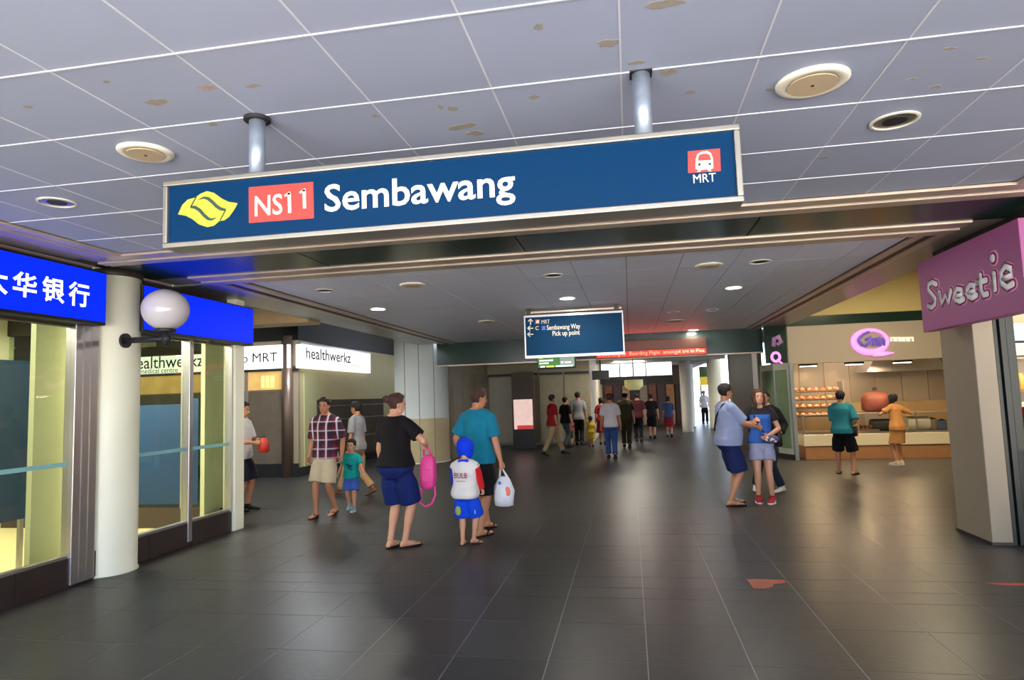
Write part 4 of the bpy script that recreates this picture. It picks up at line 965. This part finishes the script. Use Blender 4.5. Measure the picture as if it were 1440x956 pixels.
        if style == 'long':
            rr_ = random.Random(int(s.h*1000))
            for q in range(17):
                th = rad(75+210*q/16); p = s.head_pt(.55, th, .012); p2 = s.head_pt(.1, th, .022)
                p3 = p2+Vector((rr_.uniform(-.01, .01), rr_.uniform(-.02, .02), -.035-.05*rr_.random()))
                mb.tube([p, p2, p3, p3+Vector((0, .0, -.03))], [.022, .024, .020, .006], 8)
        if style == 'bun': 
            mb.ell(s.hp(0, -.13, .15), .045, .04, .045, 14, 8)
        s.make(mb, 'hair', m, .009 if style in ('long', 'bun') else None, sm=1)
    # ---------------- clothes
    def shirt(s, m, hem=.84, sleeve=.75, infl=.014, fl=.012, name='shirt', neck=1.462, label=None, vox=.011, long=0.):
        mb = MB(); mb.loft(s.torso_rings(infl, hem, neck, fl))
        for i, sd in enumerate((-1, 1)):
            if sleeve <= 0: continue
            mb.tube([s.T(Vector((sd*.05, -.006, s.neckz-.035))), s.T(Vector((sd*.11, -.004, s.neckz-.045))), s.sho[i]], [.055+infl*.5, .050+infl*.6, .050*s.g+infl*.6], 14)
            if sleeve <= 1:
                e = s.sho[i].lerp(s.elb[i], sleeve); mb.tube([s.sho[i], s.sho[i].lerp(e, .5), e], [.052*s.g+infl*.7, .054*s.g+infl, .051*s.g+infl*1.3], 14)
            else:
                e = s.elb[i].lerp(s.wri[i], sleeve-1); mb.tube([s.sho[i], s.sho[i].lerp(s.elb[i], .5), s.elb[i], e], [.056*s.g+infl, .054*s.g+infl, .048*s.g+infl, .036+infl], 14)
            mb.ell(s.sho[i], .052*s.g+infl*.7, .054*s.g+infl*.8, .050*s.g+infl*.6, 14, 8)
        return s.make(mb, name, m, vox, label=label)
    def shorts(s, m, length=.9, infl=.02, flare=.02, name='shorts', top=1.0, label=None, vox=.011):
        """length 0..1 along the thigh, 1..2 along the shin"""
        mb = MB(); mb.loft(s.torso_rings(.019, .768, top))
        for i in (0, 1):
            hj, kn, an = s.hipj[i], s.knee[i], s.ank[i]; g = s.g
            if length <= 1:
                e = hj.lerp(kn, length); mb.tube([hj, hj.lerp(e, .45), e], [.070*g, .084*g+infl, .070*g+infl+flare], 18)
            else:
                e = kn.lerp(an, length-1); mb.tube([hj, hj.lerp(kn, .4), kn, kn.lerp(e, .5), e], [.070*g, .080*g+infl, .060+infl, .052+infl, .048+infl+flare], 18)
        return s.make(mb, name, m, vox, label=label)
    def skirt(s, m, z1=.50, flare=.06, name='skirt', top=1.0, label=None):
        mb = MB(); rings = s.torso_rings(.012, .88, top); low = []
        n = len(rings[0])
        for t in (1., .66, .33):
            z = lerp(.86, z1, t); c = s.hipc.lerp((s.knee[0]+s.knee[1])/2, .5*t)
            low.append([Vector((c.x+(.178*s.g+flare*t)*cos(2*pi*q/n), c.y+(.125*s.g+flare*t)*sin(2*pi*q/n), z)) for q in range(n)])
        mb.loft(low+rings); return s.make(mb, name, m, .011, label=label)
    def W(s, p):
        """point in the person's scaled local frame to the scene"""
        r_ = s.root; return r_.location.copy()+Matrix.Rotation(r_.rotation_euler.z, 3, 'Z') @ (Vector(p))

def cloth(name, c, **kw): return mat('cloth_'+name, srgb(*c), .85, noise=.12, nscale=14, bump=.25, bscale=18, spec=.2, **kw)

# plaid cotton: white, maroon and navy bands crossing
def plaid():
    mt = bpy.data.materials.new('plaid'); mt.use_nodes = True; nt = mt.node_tree; N = nt.nodes; L = nt.links; b = N['Principled BSDF']; b.inputs['Roughness'].default_value = .85
    tc = N.new('ShaderNodeTexCoord'); sp_ = N.new('ShaderNodeSeparateXYZ'); L.new(tc.outputs['Object'], sp_.inputs[0])
    def band(sock, per, ph, w_):
        a = N.new('ShaderNodeMath'); a.operation = 'MULTIPLY_ADD'; a.inputs[1].default_value = 1/per; a.inputs[2].default_value = ph; L.new(sock, a.inputs[0])
        f = N.new('ShaderNodeMath'); f.operation = 'FRACT'; L.new(a.outputs[0], f.inputs[0])
        c = N.new('ShaderNodeMath'); c.operation = 'LESS_THAN'; c.inputs[1].default_value = w_; L.new(f.outputs[0], c.inputs[0]); return c.outputs[0]
    def mix(fac, c1, c2):
        x = N.new('ShaderNodeMixRGB'); L.new(fac, x.inputs[0])
        for k, c in ((1, c1), (2, c2)):
            if isinstance(c, tuple): x.inputs[k].default_value = (*c, 1)
            else: L.new(c, x.inputs[k])
        return x.outputs[0]
    def half(fac, v):
        x = N.new('ShaderNodeMath'); x.operation = 'MULTIPLY'; x.inputs[1].default_value = v; L.new(fac, x.inputs[0]); return x.outputs[0]
    X, Z = sp_.outputs['X'], sp_.outputs['Z']
    c = mix(half(band(X, .13, .2, .45), .75), srgb(120, 24, 44), srgb(24, 22, 48))
    c = mix(half(band(Z, .13, .1, .42), .7), c, srgb(28, 22, 46))
    c = mix(half(band(X, .13, .70, .19), .72), c, srgb(226, 220, 234)); c = mix(half(band(Z, .13, .62, .15), .45), c, srgb(226, 220, 234))
    L.new(c, b.inputs['Base Color']); return mt

def front(h, body, w_, z, m, back=False, hgt=None, y=.15, name='print'):
    """flat print on a shirt front or back, in the person's local frame"""
    sg_ = -1 if back else 1; k = h.k
    return lettering(body, Vector((sg_*w_*k/2, sg_*y*k, z*k)), Vector((-sg_, 0, 0)), Z_, Vector((0, sg_, 0)), w=w_*k, h=hgt*k if hgt else None, m=m, parent=h.root, bold=.01, name=name)

# 1 man in the checked shirt walking towards the viewer
h1 = Human('man in a red, white and navy checked shirt and beige shorts beside a boy', -4.42, 9.02, 176, 1.69, feet=[(-.085, -.10, .02, -4, 12), (.085, .14, 0, 6, 0)], hands=[(-.27, .02, .87), (.255, .03, .86)], fist=(.9, 1.0), skin=M_skin2, head=(4, -4))
h1.shirt(plaid(), hem=.83, sleeve=.92, infl=.022, fl=.016); h1.shorts(cloth('beige', (206, 188, 158)), .98, .022, .02); h1.sandals(cloth('sandal_brown', (62, 40, 34)), cloth('strap_red', (120, 60, 50)))
# 2 boy in the green-blue shirt
h2 = Human('small boy in a turquoise T-shirt and blue shorts beside the man in checks', -4.22, 9.46, 186, 1.09, child=True, vox=.007, feet=[(-.09, .10, 0, -4, 0), (.09, -.10, .03, 4, 16)], hands=[(-.36, .16, .78), (.30, .04, .86)], skin=M_skin)
h2.shirt(cloth('turquoise', (24, 156, 150)), hem=.80, sleeve=.8, infl=.02, fl=.02); h2.shorts(cloth('sky_blue', (62, 98, 180)), .92, .022, .03, top=.95); h2.shoes(cloth('grey_shoe', (120, 150, 160)), cloth('sole_white', (200, 200, 200)))
for k, (u, v, a, b) in enumerate(((-.05, 1.08, .05, .018), (.02, 1.05, .06, .016), (-.01, 1.01, .05, .014), (.04, .97, .035, .012))):
    MB().prism([(u-a, v-b), (u+a*.7, v-b*1.4), (u+a, v+b), (u-a*.6, v+b*1.2)], (0, .135*h2.k, 0), Vector((-h2.k, 0, 0)), Z_*h2.k, Y_, .004).build('shirt_print', cloth('print_teal', (20, 70, 90)), h2.root)
# 3 walker hidden behind the man in checks
h3 = Human('walker in tan trousers and grey top half hidden behind the man in checks', -4.75, 10.9, 80, 1.62, vox=.010, feet=[(-.09, .34, 0, 0, 0), (.09, -.28, .04, 0, 22)], skin=M_skin2, hipz=.87, female=True, hair='short')
h3.shirt(cloth('pale_grey', (150, 150, 156)), sleeve=.8); h3.shorts(cloth('tan', (176, 140, 104)), 1.85, .014, .01, name='trousers'); h3.shoes(cloth('brown_shoe', (110, 74, 58)))
# 4 woman with the pink backpack, seen from behind
h4 = Human('woman in black top and navy shorts, seen from behind, holding a pink backpack', -2.62, 7.06, -18, 1.69, female=True, girth=1.16, feet=[(-.075, -.02, 0, 0, 0), (.075, .05, 0, -22, 0)], hands=[(-.235, .07, .86), (.25, .24, 1.12)], elb_pole=[None, (1, -.7, -.3)], fist=(.6, 1.2), skin=M_skin, hair='bun', hairm=M_hairb, head=(-35, -8))
h4.shirt(cloth('black_top', (22, 19, 22)), hem=.90, sleeve=.72, infl=.02, fl=.022); h4.shorts(cloth('navy', (20, 34, 92)), .97, .03, .012, top=1.02); h4.sandals(cloth('sandal_dark', (36, 26, 26)), cloth('strap_beige', (190, 160, 140)))
# 5 boy with blue hood
h5 = Human('boy with a blue hood, white lettered top and bright blue shorts, seen from behind', -1.86, 7.20, -6, 1.19, child=True, vox=.007, girth=1.08, feet=[(-.075, .02, 0, 4, 0), (.085, .10, .015, -26, 10)], hands=[(-.24, .17, .80), (.24, .17, .80)], fist=(1.1, 1.1), hair='short', head=(0, -8))
h5.shirt(cloth('white_top', (226, 220, 218)), hem=.80, sleeve=.05, infl=.036, fl=.02, name='hooded_top')
for i, (nm, c) in enumerate((('sleeve_blue', (24, 70, 200)), ('sleeve_red', (206, 34, 40)))):
    mb = MB().tube([h5.T(Vector(((-1, 1)[i]*.10, -.004, h5.neckz-.06))), h5.sho[i], h5.sho[i].lerp(h5.elb[i], .6), h5.elb[i], h5.elb[i].lerp(h5.wri[i], .85)], [.055, .084, .080, .072, .056], 16)
    h5.make(mb, 'sleeve', cloth(nm, c), .010, label=('blue sleeve', 'red sleeve')[i])
mb = MB(); n = 22; rings = []
for f in (.02, .1, .2, .32, .45, .58, .7, .8, .88, .95, 1.0):
    ring = []
    for q in range(n):
        th = 2*pi*q/n; a = abs((th+pi) % (2*pi)-pi)/pi; lim = .86 if a < .24 else lerp(.86, .02, min(1, (a-.24)/.12)); ff = max(f, lim); ring.append(h5.head_pt(min(1, ff), th, .034))
    rings.append(ring[::-1])
mb.loft(rings).ell(h5.hp(0, -.02, h5.HH+.02), .05, .055, .03, 14, 6).tube([h5.neck+Vector((-.09, .03, -.02)), h5.neck+Vector((-.07, -.07, .0)), h5.neck+Vector((.07, -.07, .0)), h5.neck+Vector((.09, .03, -.02))], .03, 10); h5.make(mb, 'hood', cloth('hood_blue', (14, 62, 226)), .010)
h5.shorts(cloth('bright_blue', (18, 72, 214)), 1.0, .028, .03, top=.95); h5.sandals(cloth('sandal_grey', (70, 56, 54)))
front(h5, 'BULB', .215, 1.075, mat('print_maroon', srgb(130, 24, 40), .6), back=True, hgt=.085, y=.196)
for k in range(5): MB().box((-.07+.03*k)*h5.k, (-.052+.03*k)*h5.k, -.196*h5.k, -.186*h5.k, 1.025*h5.k, 1.034*h5.k).build('small_print', mat('print_maroon', (0, 0, 0)), h5.root)
for i, (a, b) in enumerate(((.150, 1), (-.150, 1))): MB().tube([(a*h5.k, -.03*h5.k, .80*h5.k), (a*1.07*h5.k, -.02*h5.k, .50*h5.k)], .006, 6).build('side_stripe', cloth('stripe_pale', (200, 220, 240)), h5.root)
MB().ell((-.09*h5.k, -.115*h5.k, .56*h5.k), .035, .012, .055, 12, 8).build('shorts_print', cloth('print_lime', (150, 170, 90)), h5.root, smooth=True)
# 6 man in the teal T-shirt with a plastic bag
h6 = Human('man in a teal T-shirt with a white plastic bag, behind the hooded boy', -1.84, 7.80, -24, 1.73, feet=[(-.09, .26, .015, 2, 8), (.09, -.12, 0, -6, 0)], hands=[(-.25, .02, .90), (.30, .03, .84)], fist=(.6, 1.3), skin=M_skin2, hair='short', hairm=M_hairb, head=(-30, -8), girth=1.06)
h6.shirt(cloth('teal', (22, 118, 146)), hem=.83, sleeve=.85, infl=.024, fl=.014); h6.shorts(cloth('black_shorts', (20, 19, 24)), 1.0, .026, .02); h6.sandals(cloth('sandal_dark', (36, 26, 26)))
# 7 man with shoulder strap on the right
h7 = Human('man in a pale blue-grey T-shirt with a black shoulder strap and navy shorts', 1.35, 9.82, -72, 1.70, girth=1.10, belly=.05, feet=[(-.10, .05, 0, 6, 0), (.10, -.06, 0, -6, 0)], hands=[(-.14, .40, 1.09), (.10, .40, 1.09)], elb_pole=[(-.5, -.6, -1), (.5, -.6, -1)], fist=(.9, .9), skin=M_skin2, head=(4, -2), lean=(-1, 0), hipz=.89)
h7.shirt(cloth('blue_grey', (140, 150, 184)), hem=.84, sleeve=.85, infl=.024, fl=.02); h7.shorts(cloth('navy_sport', (28, 38, 84)), .96, .028, .02); h7.sandals(cloth('sandal_black', (26, 22, 24)), cloth('strap_pale', (190, 180, 184)))
MB().prism([(-.008, .53), (.012, .53), (.002, .84), (-.018, .84)], (.135*h7.k*1.1, .02, 0), Y_*h7.k, Z_*h7.k, X_, .03).build('side_stripe', cloth('stripe_white', (226, 226, 230)), h7.root)
mb = MB(); P = [h7.T(Vector((.11, -.02, 1.455))), h7.T(Vector((.13, .06, 1.43))), h7.T(Vector((.08, .135, 1.30))), h7.T(Vector((-.02, .165, 1.18))), h7.T(Vector((-.14, .14, 1.05))), h7.T(Vector((-.215, .03, .97))), h7.T(Vector((-.16, -.12, 1.06))), h7.T(Vector((0, -.155, 1.25))), h7.T(Vector((.10, -.09, 1.42)))]
mb.tube(P+[P[0]], .013, 8); h7.make(mb, 'shoulder_strap', M_black)
# 8 woman in blue vest and denim shorts
h8 = Human('woman with long brown hair in a blue vest, pale denim shorts and red shoes', 1.84, 10.05, 172, 1.60, female=True, feet=[(-.11, .04, 0, -14, 0), (.09, 0, 0, 4, 0)], hands=[(-.10, .20, 1.02), (.12, .24, 1.24)], elb_pole=[(-1, -.5, -.6), (1, -.3, -1)], fist=(.8, .9), skin=M_skin, hair='long', hairm=M_hairb, head=(14, 4))
h8.shirt(cloth('vest_blue', (52, 96, 176)), hem=.90, sleeve=.0, infl=.024, fl=.02, name='vest', neck=1.34)
h8.shirt(cloth('dark_cardigan', (34, 30, 36)), hem=1.26, sleeve=.55, infl=.019, fl=0, name='cardigan', neck=1.43)
h8.shorts(cloth('pale_denim', (152, 154, 180)), .62, .022, .02, top=1.0); h8.shoes(cloth('red_shoe', (156, 40, 48)), cloth('sole_pale', (226, 210, 205)))
mb = MB(); P = [h8.T(Vector((.10, .02, 1.44))), h8.T(Vector((.07, .15, 1.28))), h8.T(Vector((0, .155, 1.12))), h8.T(Vector((-.10, .155, 1.0)))]
mb.tube(P, .010, 8); h8.make(mb, 'shoulder_strap', cloth('navy_strap', (22, 26, 60)))
# 9 person behind the couple
h9 = Human('person in dark jeans and black jacket standing behind the couple', 2.12, 11.05, 150, 1.58, vox=.009, female=True, feet=[(-.20, .02, 0, -20, 0), (.24, .02, 0, 20, 0)], hands=[(-.26, .12, .98), (.22, .12, .98)], skin=M_skin2, hair='short', hipz=.87)
h9.shirt(cloth('black_jacket', (26, 24, 28)), hem=.80, sleeve=1.8, infl=.026, fl=.02, name='jacket'); h9.shorts(cloth('dark_jeans', (30, 36, 56)), 1.9, .016, .008, name='trousers'); h9.shoes(cloth('white_shoe', (206, 202, 196)))
# 10 man at the snack stall
h10 = Human('man in a teal T-shirt and black shorts standing before the snack stall', 3.86, 13.15, -28, 1.52, vox=.010, feet=[(-.14, .06, 0, 10, 0), (.16, -.04, 0, -18, 0)], hands=[(-.06, .22, 1.08), (.20, .20, 1.05)], skin=M_skin2, lean=(4, 0), girth=1.1)
h10.shirt(cloth('sea_teal', (48, 128, 140)), hem=.84, sleeve=.95, infl=.028, fl=.012); h10.shorts(cloth('black_shorts', (20, 19, 24)), 1.0, .024, .02); h10.sandals(cloth('sandal_dark', (36, 26, 26)))
mb = MB().box(.19, .26, -.05, .16, .78, .98); h10.make(mb, 'hip_bag', M_black)
# 11 woman in orange-tan at the stall counter
h11 = Human('woman in an orange tan dress leaning with raised arms at the stall counter', 5.30, 14.5, 24, 1.42, vox=.010, female=True, feet=[(-.09, 0, 0, 8, 0), (.09, .05, 0, -8, 0)], hands=[(-.16, .32, 1.24), (.42, .16, 1.34)], elb_pole=[(-1, -.3, -.4), (1, -.5, -.6)], skin=M_skin2, hair='long', lean=(8, 4), head=(10, -10))
h11.shirt(cloth('orange_tan', (196, 136, 78)), hem=.84, sleeve=.6, infl=.018, name='blouse'); h11.skirt(cloth('tan_skirt', (186, 132, 76)), .52, .03); h11.shoes(cloth('pale_sneaker', (196, 180, 160)), cloth('sole_white', (200, 200, 200)))
# 12 man half hidden by the cream post
h12 = Human('man in a white T-shirt holding a red bag, half hidden by the cream post', -6.0, 9.38, -86, 1.67, feet=[(-.09, .05, 0, 0, 0), (.09, -.03, 0, 0, 0)], hands=[(-.12, .27, 1.10), (.12, .27, 1.08)], elb_pole=[(-.6, -.5, -1), (.6, -.5, -1)], fist=(.9, .9), skin=M_skin2, head=(0, -8))
h12.shirt(cloth('white_tee', (208, 204, 206)), hem=.82, sleeve=.85, infl=.024, fl=.018); h12.shorts(cloth('dark_shorts', (26, 26, 40)), 1.0, .026, .02); h12.shoes(cloth('black_shoe', (24, 22, 22)))
# walkers in the far crowd
def walker(label, px, py, h, face, top, bottom, legs='long', fem=False, child=False, hair='short', skirt=False, sleeve=.8, hands=None, vox=.012, stride=.22, hairm=M_hair, girth=1., foot=None):
    p = atZ(px, py, 0); st = stride*(1 if hash(label) else 1)
    a = Human(label, p.x, p.y, face, h, vox=vox, female=fem, child=child, feet=[(-.08, st, 0, 0, 0), (.08, -st, .03, 0, 18)], hands=hands, skin=M_skin2, hair=hair, hairm=hairm, girth=girth, hipz=(.885 if not child else .83))
    a.shirt(top, sleeve=sleeve, hem=.84 if not child else .80, infl=.02, vox=.014)
    if skirt: a.skirt(bottom, .45, .06)
    else: a.shorts(bottom, 1.88 if legs == 'long' else .95, .016 if legs == 'long' else .024, .01, name='trousers' if legs == 'long' else 'shorts', vox=.014, top=1.0 if not child else .95)
    a.shoes(foot or cloth('dark_shoe', (40, 34, 34)))
    return a
G = None
walker('person in a white T-shirt and blue jeans walking away down the hall', 861, 646, 1.62, 4, cloth('crowd_white', (205, 200, 205)), cloth('jeans_blue', (52, 82, 140)), stride=.14, hairm=M_hairb, vox=.010)
walker('person in a red shirt and khaki trousers striding near the lit poster', 779, 641, 1.64, -60, cloth('crowd_red', (150, 30, 34)), cloth('khaki', (170, 146, 112)), stride=.34, girth=1.12)
walker('person in black with grey-green trousers just behind the red shirt', 797, 630, 1.56, -40, cloth('crowd_black', (24, 22, 26)), cloth('grey_green', (70, 84, 80)), stride=.18)
walker('tall person in a grey shirt and black trousers facing the beige wall', 815, 627, 1.70, 0, cloth('crowd_grey', (140, 140, 142)), cloth('black_trousers', (22, 22, 28)), stride=.1)
walker('small child in a yellow dress among the walkers', 832, 629, .98, 6, cloth('crowd_yellow', (206, 168, 40)), cloth('yellow_skirt', (200, 160, 36)), child=True, skirt=True, stride=.05)
walker('woman in a red dress beside the white T-shirt walker', 848, 626, 1.50, 0, cloth('crowd_crimson', (150, 36, 44)), cloth('crimson_skirt', (150, 36, 44)), fem=True, hair='long', skirt=True, stride=.05)
walker('tall person in olive brown clothes walking down the hall', 882, 630, 1.66, 0, cloth('crowd_olive', (70, 62, 44)), cloth('olive_trousers', (62, 54, 38)), stride=.16, girth=1.1)
walker('person in dark maroon top and black trousers beside the olive walker', 899, 622, 1.62, 0, cloth('crowd_maroon', (70, 28, 34)), cloth('black_trousers', (22, 22, 28)), stride=.14)
walker('person in black shirt and knee-length black shorts walking away', 918, 617, 1.56, 0, cloth('crowd_black', (24, 22, 26)), cloth('black_shorts', (20, 19, 24)), legs='short', stride=.12)
walker('woman in a blue top and dark red skirt near the dull column', 942, 615, 1.45, 0, cloth('crowd_blue', (52, 72, 110)), cloth('dark_red_skirt', (120, 30, 40)), fem=True, hair='long', skirt=True, stride=.08)
walker('person in white top and dark trousers by the bright exit', 992, 596, 1.62, 180, cloth('crowd_white', (205, 200, 205)), cloth('black_trousers', (22, 22, 28)), fem=True, stride=.16)
walker('child in a pink and red top beside the grey shirt', 802, 628, 1.05, 0, cloth('crowd_pink', (170, 60, 80)), cloth('grey_green', (70, 84, 80)), child=True, legs='short', stride=.06)
walker('person in a red top behind the shutter rails of the sweet shop', 1438, 700, 1.58, 120, cloth('crowd_red', (150, 30, 34)), cloth('black_trousers', (22, 22, 28)), stride=.05).root.location = (4.12, 7.57, 0)

# ------------------------------------------------------------------ carried things
# pink backpack hanging from the woman's hand
pw = h4.W(h4.palm[1]); M_bag = mat('hot_pink', srgb(236, 70, 150), .55, noise=.1, nscale=12, bump=.2)
bp = thing('backpack', 'bright pink backpack hanging from the hand of the woman in black', 'backpack', (pw.x, pw.y, pw.z-.5))
cx_, cy_, zt_ = pw.x+.02, pw.y+.02, pw.z-.10
rings = []
for t, a, b in ((0, .05, .03), (.03, .10, .055), (.10, .125, .075), (.24, .130, .085), (.34, .12, .075), (.38, .08, .05), (.39, .03, .02)):
    rings.append([(cx_+a*math.copysign(abs(cos(2*pi*q/20))**.6, cos(2*pi*q/20))*.72-.03*t, cy_+b*math.copysign(abs(sin(2*pi*q/20))**.6, sin(2*pi*q/20)), zt_-t) for q in range(20)])
MB().loft(rings[::-1]).build('bag_body', M_bag, bp, smooth=True)
MB().tube([(cx_-.05, cy_, zt_-.03), (pw.x-.03, pw.y, pw.z-.02), (pw.x, pw.y, pw.z+.012), (pw.x+.03, pw.y, pw.z-.03), (cx_+.05, cy_, zt_-.03)], .014, 8).build('top_handle', M_bag, bp, smooth=True)
MB().tube([(cx_+.06, cy_+.03, zt_-.34), (cx_+.065, cy_+.03, zt_-.46), (cx_+.02, cy_+.03, zt_-.56), (cx_-.06, cy_+.03, zt_-.59), (cx_-.12, cy_+.03, zt_-.55), (cx_-.11, cy_+.03, zt_-.46), (cx_-.07, cy_+.03, zt_-.34)], .013, 8).build('shoulder_strap', M_bag, bp, smooth=True)
B(cx_-.055, cx_+.045, cy_-.088, cy_-.074, zt_-.30, zt_-.16).build('front_pocket', M_bag, bp, bevel=.01)
# small dark pouch in her other hand
pw = h4.W(h4.palm[0]); t = thing('pouch', 'small dark pouch in the lowered hand of the woman in black', 'pouch', (pw.x, pw.y, pw.z-.15))
MB().loft([[(pw.x+a*cos(2*pi*q/12), pw.y+b*sin(2*pi*q/12), pw.z+z) for q in range(12)] for z, a, b in ((-.17, .03, .02), (-.15, .055, .035), (-.05, .05, .03), (-.02, .03, .02))]).build('bag_body', M_ink, t, smooth=True)
MB().tube([(pw.x-.02, pw.y, pw.z-.03), (pw.x, pw.y, pw.z+.01), (pw.x+.02, pw.y, pw.z-.03)], .006, 6).build('wrist_loop', M_ink, t)
# white plastic carrier bag
pw = h6.W(h6.palm[1]); M_pl = mat('white_plastic', srgb(222, 222, 232), .35, noise=.06, nscale=20, bump=.6, bscale=22)
t = thing('plastic_bag', 'white plastic carrier bag with an orange print held by the man in teal', 'bag', (pw.x, pw.y, pw.z-.45))
rr = random.Random(4); rings = []
for z, a, b in ((-.44, .05, .04), (-.43, .10, .07), (-.36, .125, .09), (-.26, .125, .085), (-.18, .10, .06), (-.12, .07, .035), (-.09, .05, .02)):
    rings.append([(pw.x+.02+a*(1+rr.uniform(-.12, .12))*cos(2*pi*q/18), pw.y+b*(1+rr.uniform(-.12, .12))*sin(2*pi*q/18), pw.z+z) for q in range(18)])
MB().loft(rings).build('bag_body', M_pl, t, smooth=True)
for e in (-1, 1): MB().tube([(pw.x+.02+.045*e, pw.y, pw.z-.10), (pw.x+.02*e, pw.y, pw.z-.02), (pw.x, pw.y, pw.z+.01)], [.016, .010, .010], 6).build('bag_handle', M_pl, t, smooth=True)
MB().ell((pw.x+.075, pw.y-.068, pw.z-.26), .035, .014, .06, 12, 8).build('orange_print', mat('orange_print', srgb(240, 120, 90), .5), t, smooth=True)
MB().ell((pw.x-.02, pw.y-.055, pw.z-.16), .018, .012, .02, 10, 6).build('blue_print', mat('blue_print', srgb(60, 110, 170), .5), t, smooth=True)
# phone in the man's hands, flowered pouch on the woman's hip, red bag of the hidden man
pa = (h7.W(h7.palm[0])+h7.W(h7.palm[1]))/2
t = thing('phone', 'black phone held between the man with the strap and the woman', 'phone', (pa.x+.05, pa.y, pa.z)); B(pa.x-.03, pa.x+.10, pa.y-.035, pa.y+.035, pa.z-.004, pa.z+.006).build('case', M_black, t, bevel=.003); B(pa.x-.02, pa.x+.09, pa.y-.03, pa.y+.03, pa.z+.006, pa.z+.008).build('screen', M_ink, t)
pc_ = h8.W(Vector((-.13, .20, .965))*h8.k)
t = thing('waist_pouch', 'flowered dark and white pouch hanging at the hip of the woman in blue', 'pouch', tuple(pc_))
MB().ell(pc_, .11, .045, .065, 18, 12).build('bag_body', mat('flower_cloth', srgb(74, 70, 100), .7, noise=.9, nscale=28), t, smooth=True)
rr = random.Random(9)
for k in range(7): MB().ell(pc_+Vector((rr.uniform(-.07, .07), -.040, rr.uniform(-.035, .035))), .016, .008, .014, 8, 5).build('flower_print', mat('flower_white', srgb(226, 216, 226), .7), t, smooth=True)
pd_ = h8.W(Vector((-.24, -.02, 1.02))*h8.k)
t = thing('shoulder_bag', 'black shoulder bag at the side of the woman in blue', 'bag', tuple(pd_))
MB().loft([[(pd_.x+a*cos(2*pi*q/16), pd_.y+b*sin(2*pi*q/16), pd_.z+z) for q in range(16)] for z, a, b in ((-.17, .04, .08), (-.15, .06, .13), (.0, .055, .12), (.10, .035, .08), (.12, .02, .05))]).build('bag_body', M_black, t, smooth=True)
MB().tube([(pd_.x, pd_.y-.04, pd_.z+.11), h8.W(Vector((-.155, .03, 1.47))*h8.k), h8.W(Vector((-.15, -.05, 1.46))*h8.k), (pd_.x, pd_.y+.05, pd_.z+.11)], .010, 6).build('carry_strap', M_black, t, smooth=True)
pe = (h12.W(h12.palm[0])+h12.W(h12.palm[1]))/2
t = thing('red_bag', 'small red bag held in front of the man behind the cream post', 'bag', (pe.x, pe.y, pe.z-.2))
MB().loft([[(pe.x+.03+a*cos(2*pi*q/16), pe.y+b*sin(2*pi*q/16), pe.z+z) for q in range(16)] for z, a, b in ((-.17, .05, .04), (-.15, .085, .07), (-.05, .09, .075), (.04, .06, .05), (.06, .03, .03))]).build('bag_body', mat('red_bag', srgb(190, 44, 34), .5), t, smooth=True)
MB().tube([(pe.x, pe.y-.04, pe.z+.04), (pe.x+.03, pe.y, pe.z+.09), (pe.x+.06, pe.y+.04, pe.z+.04)], .008, 6).build('carry_handle', M_dark, t)
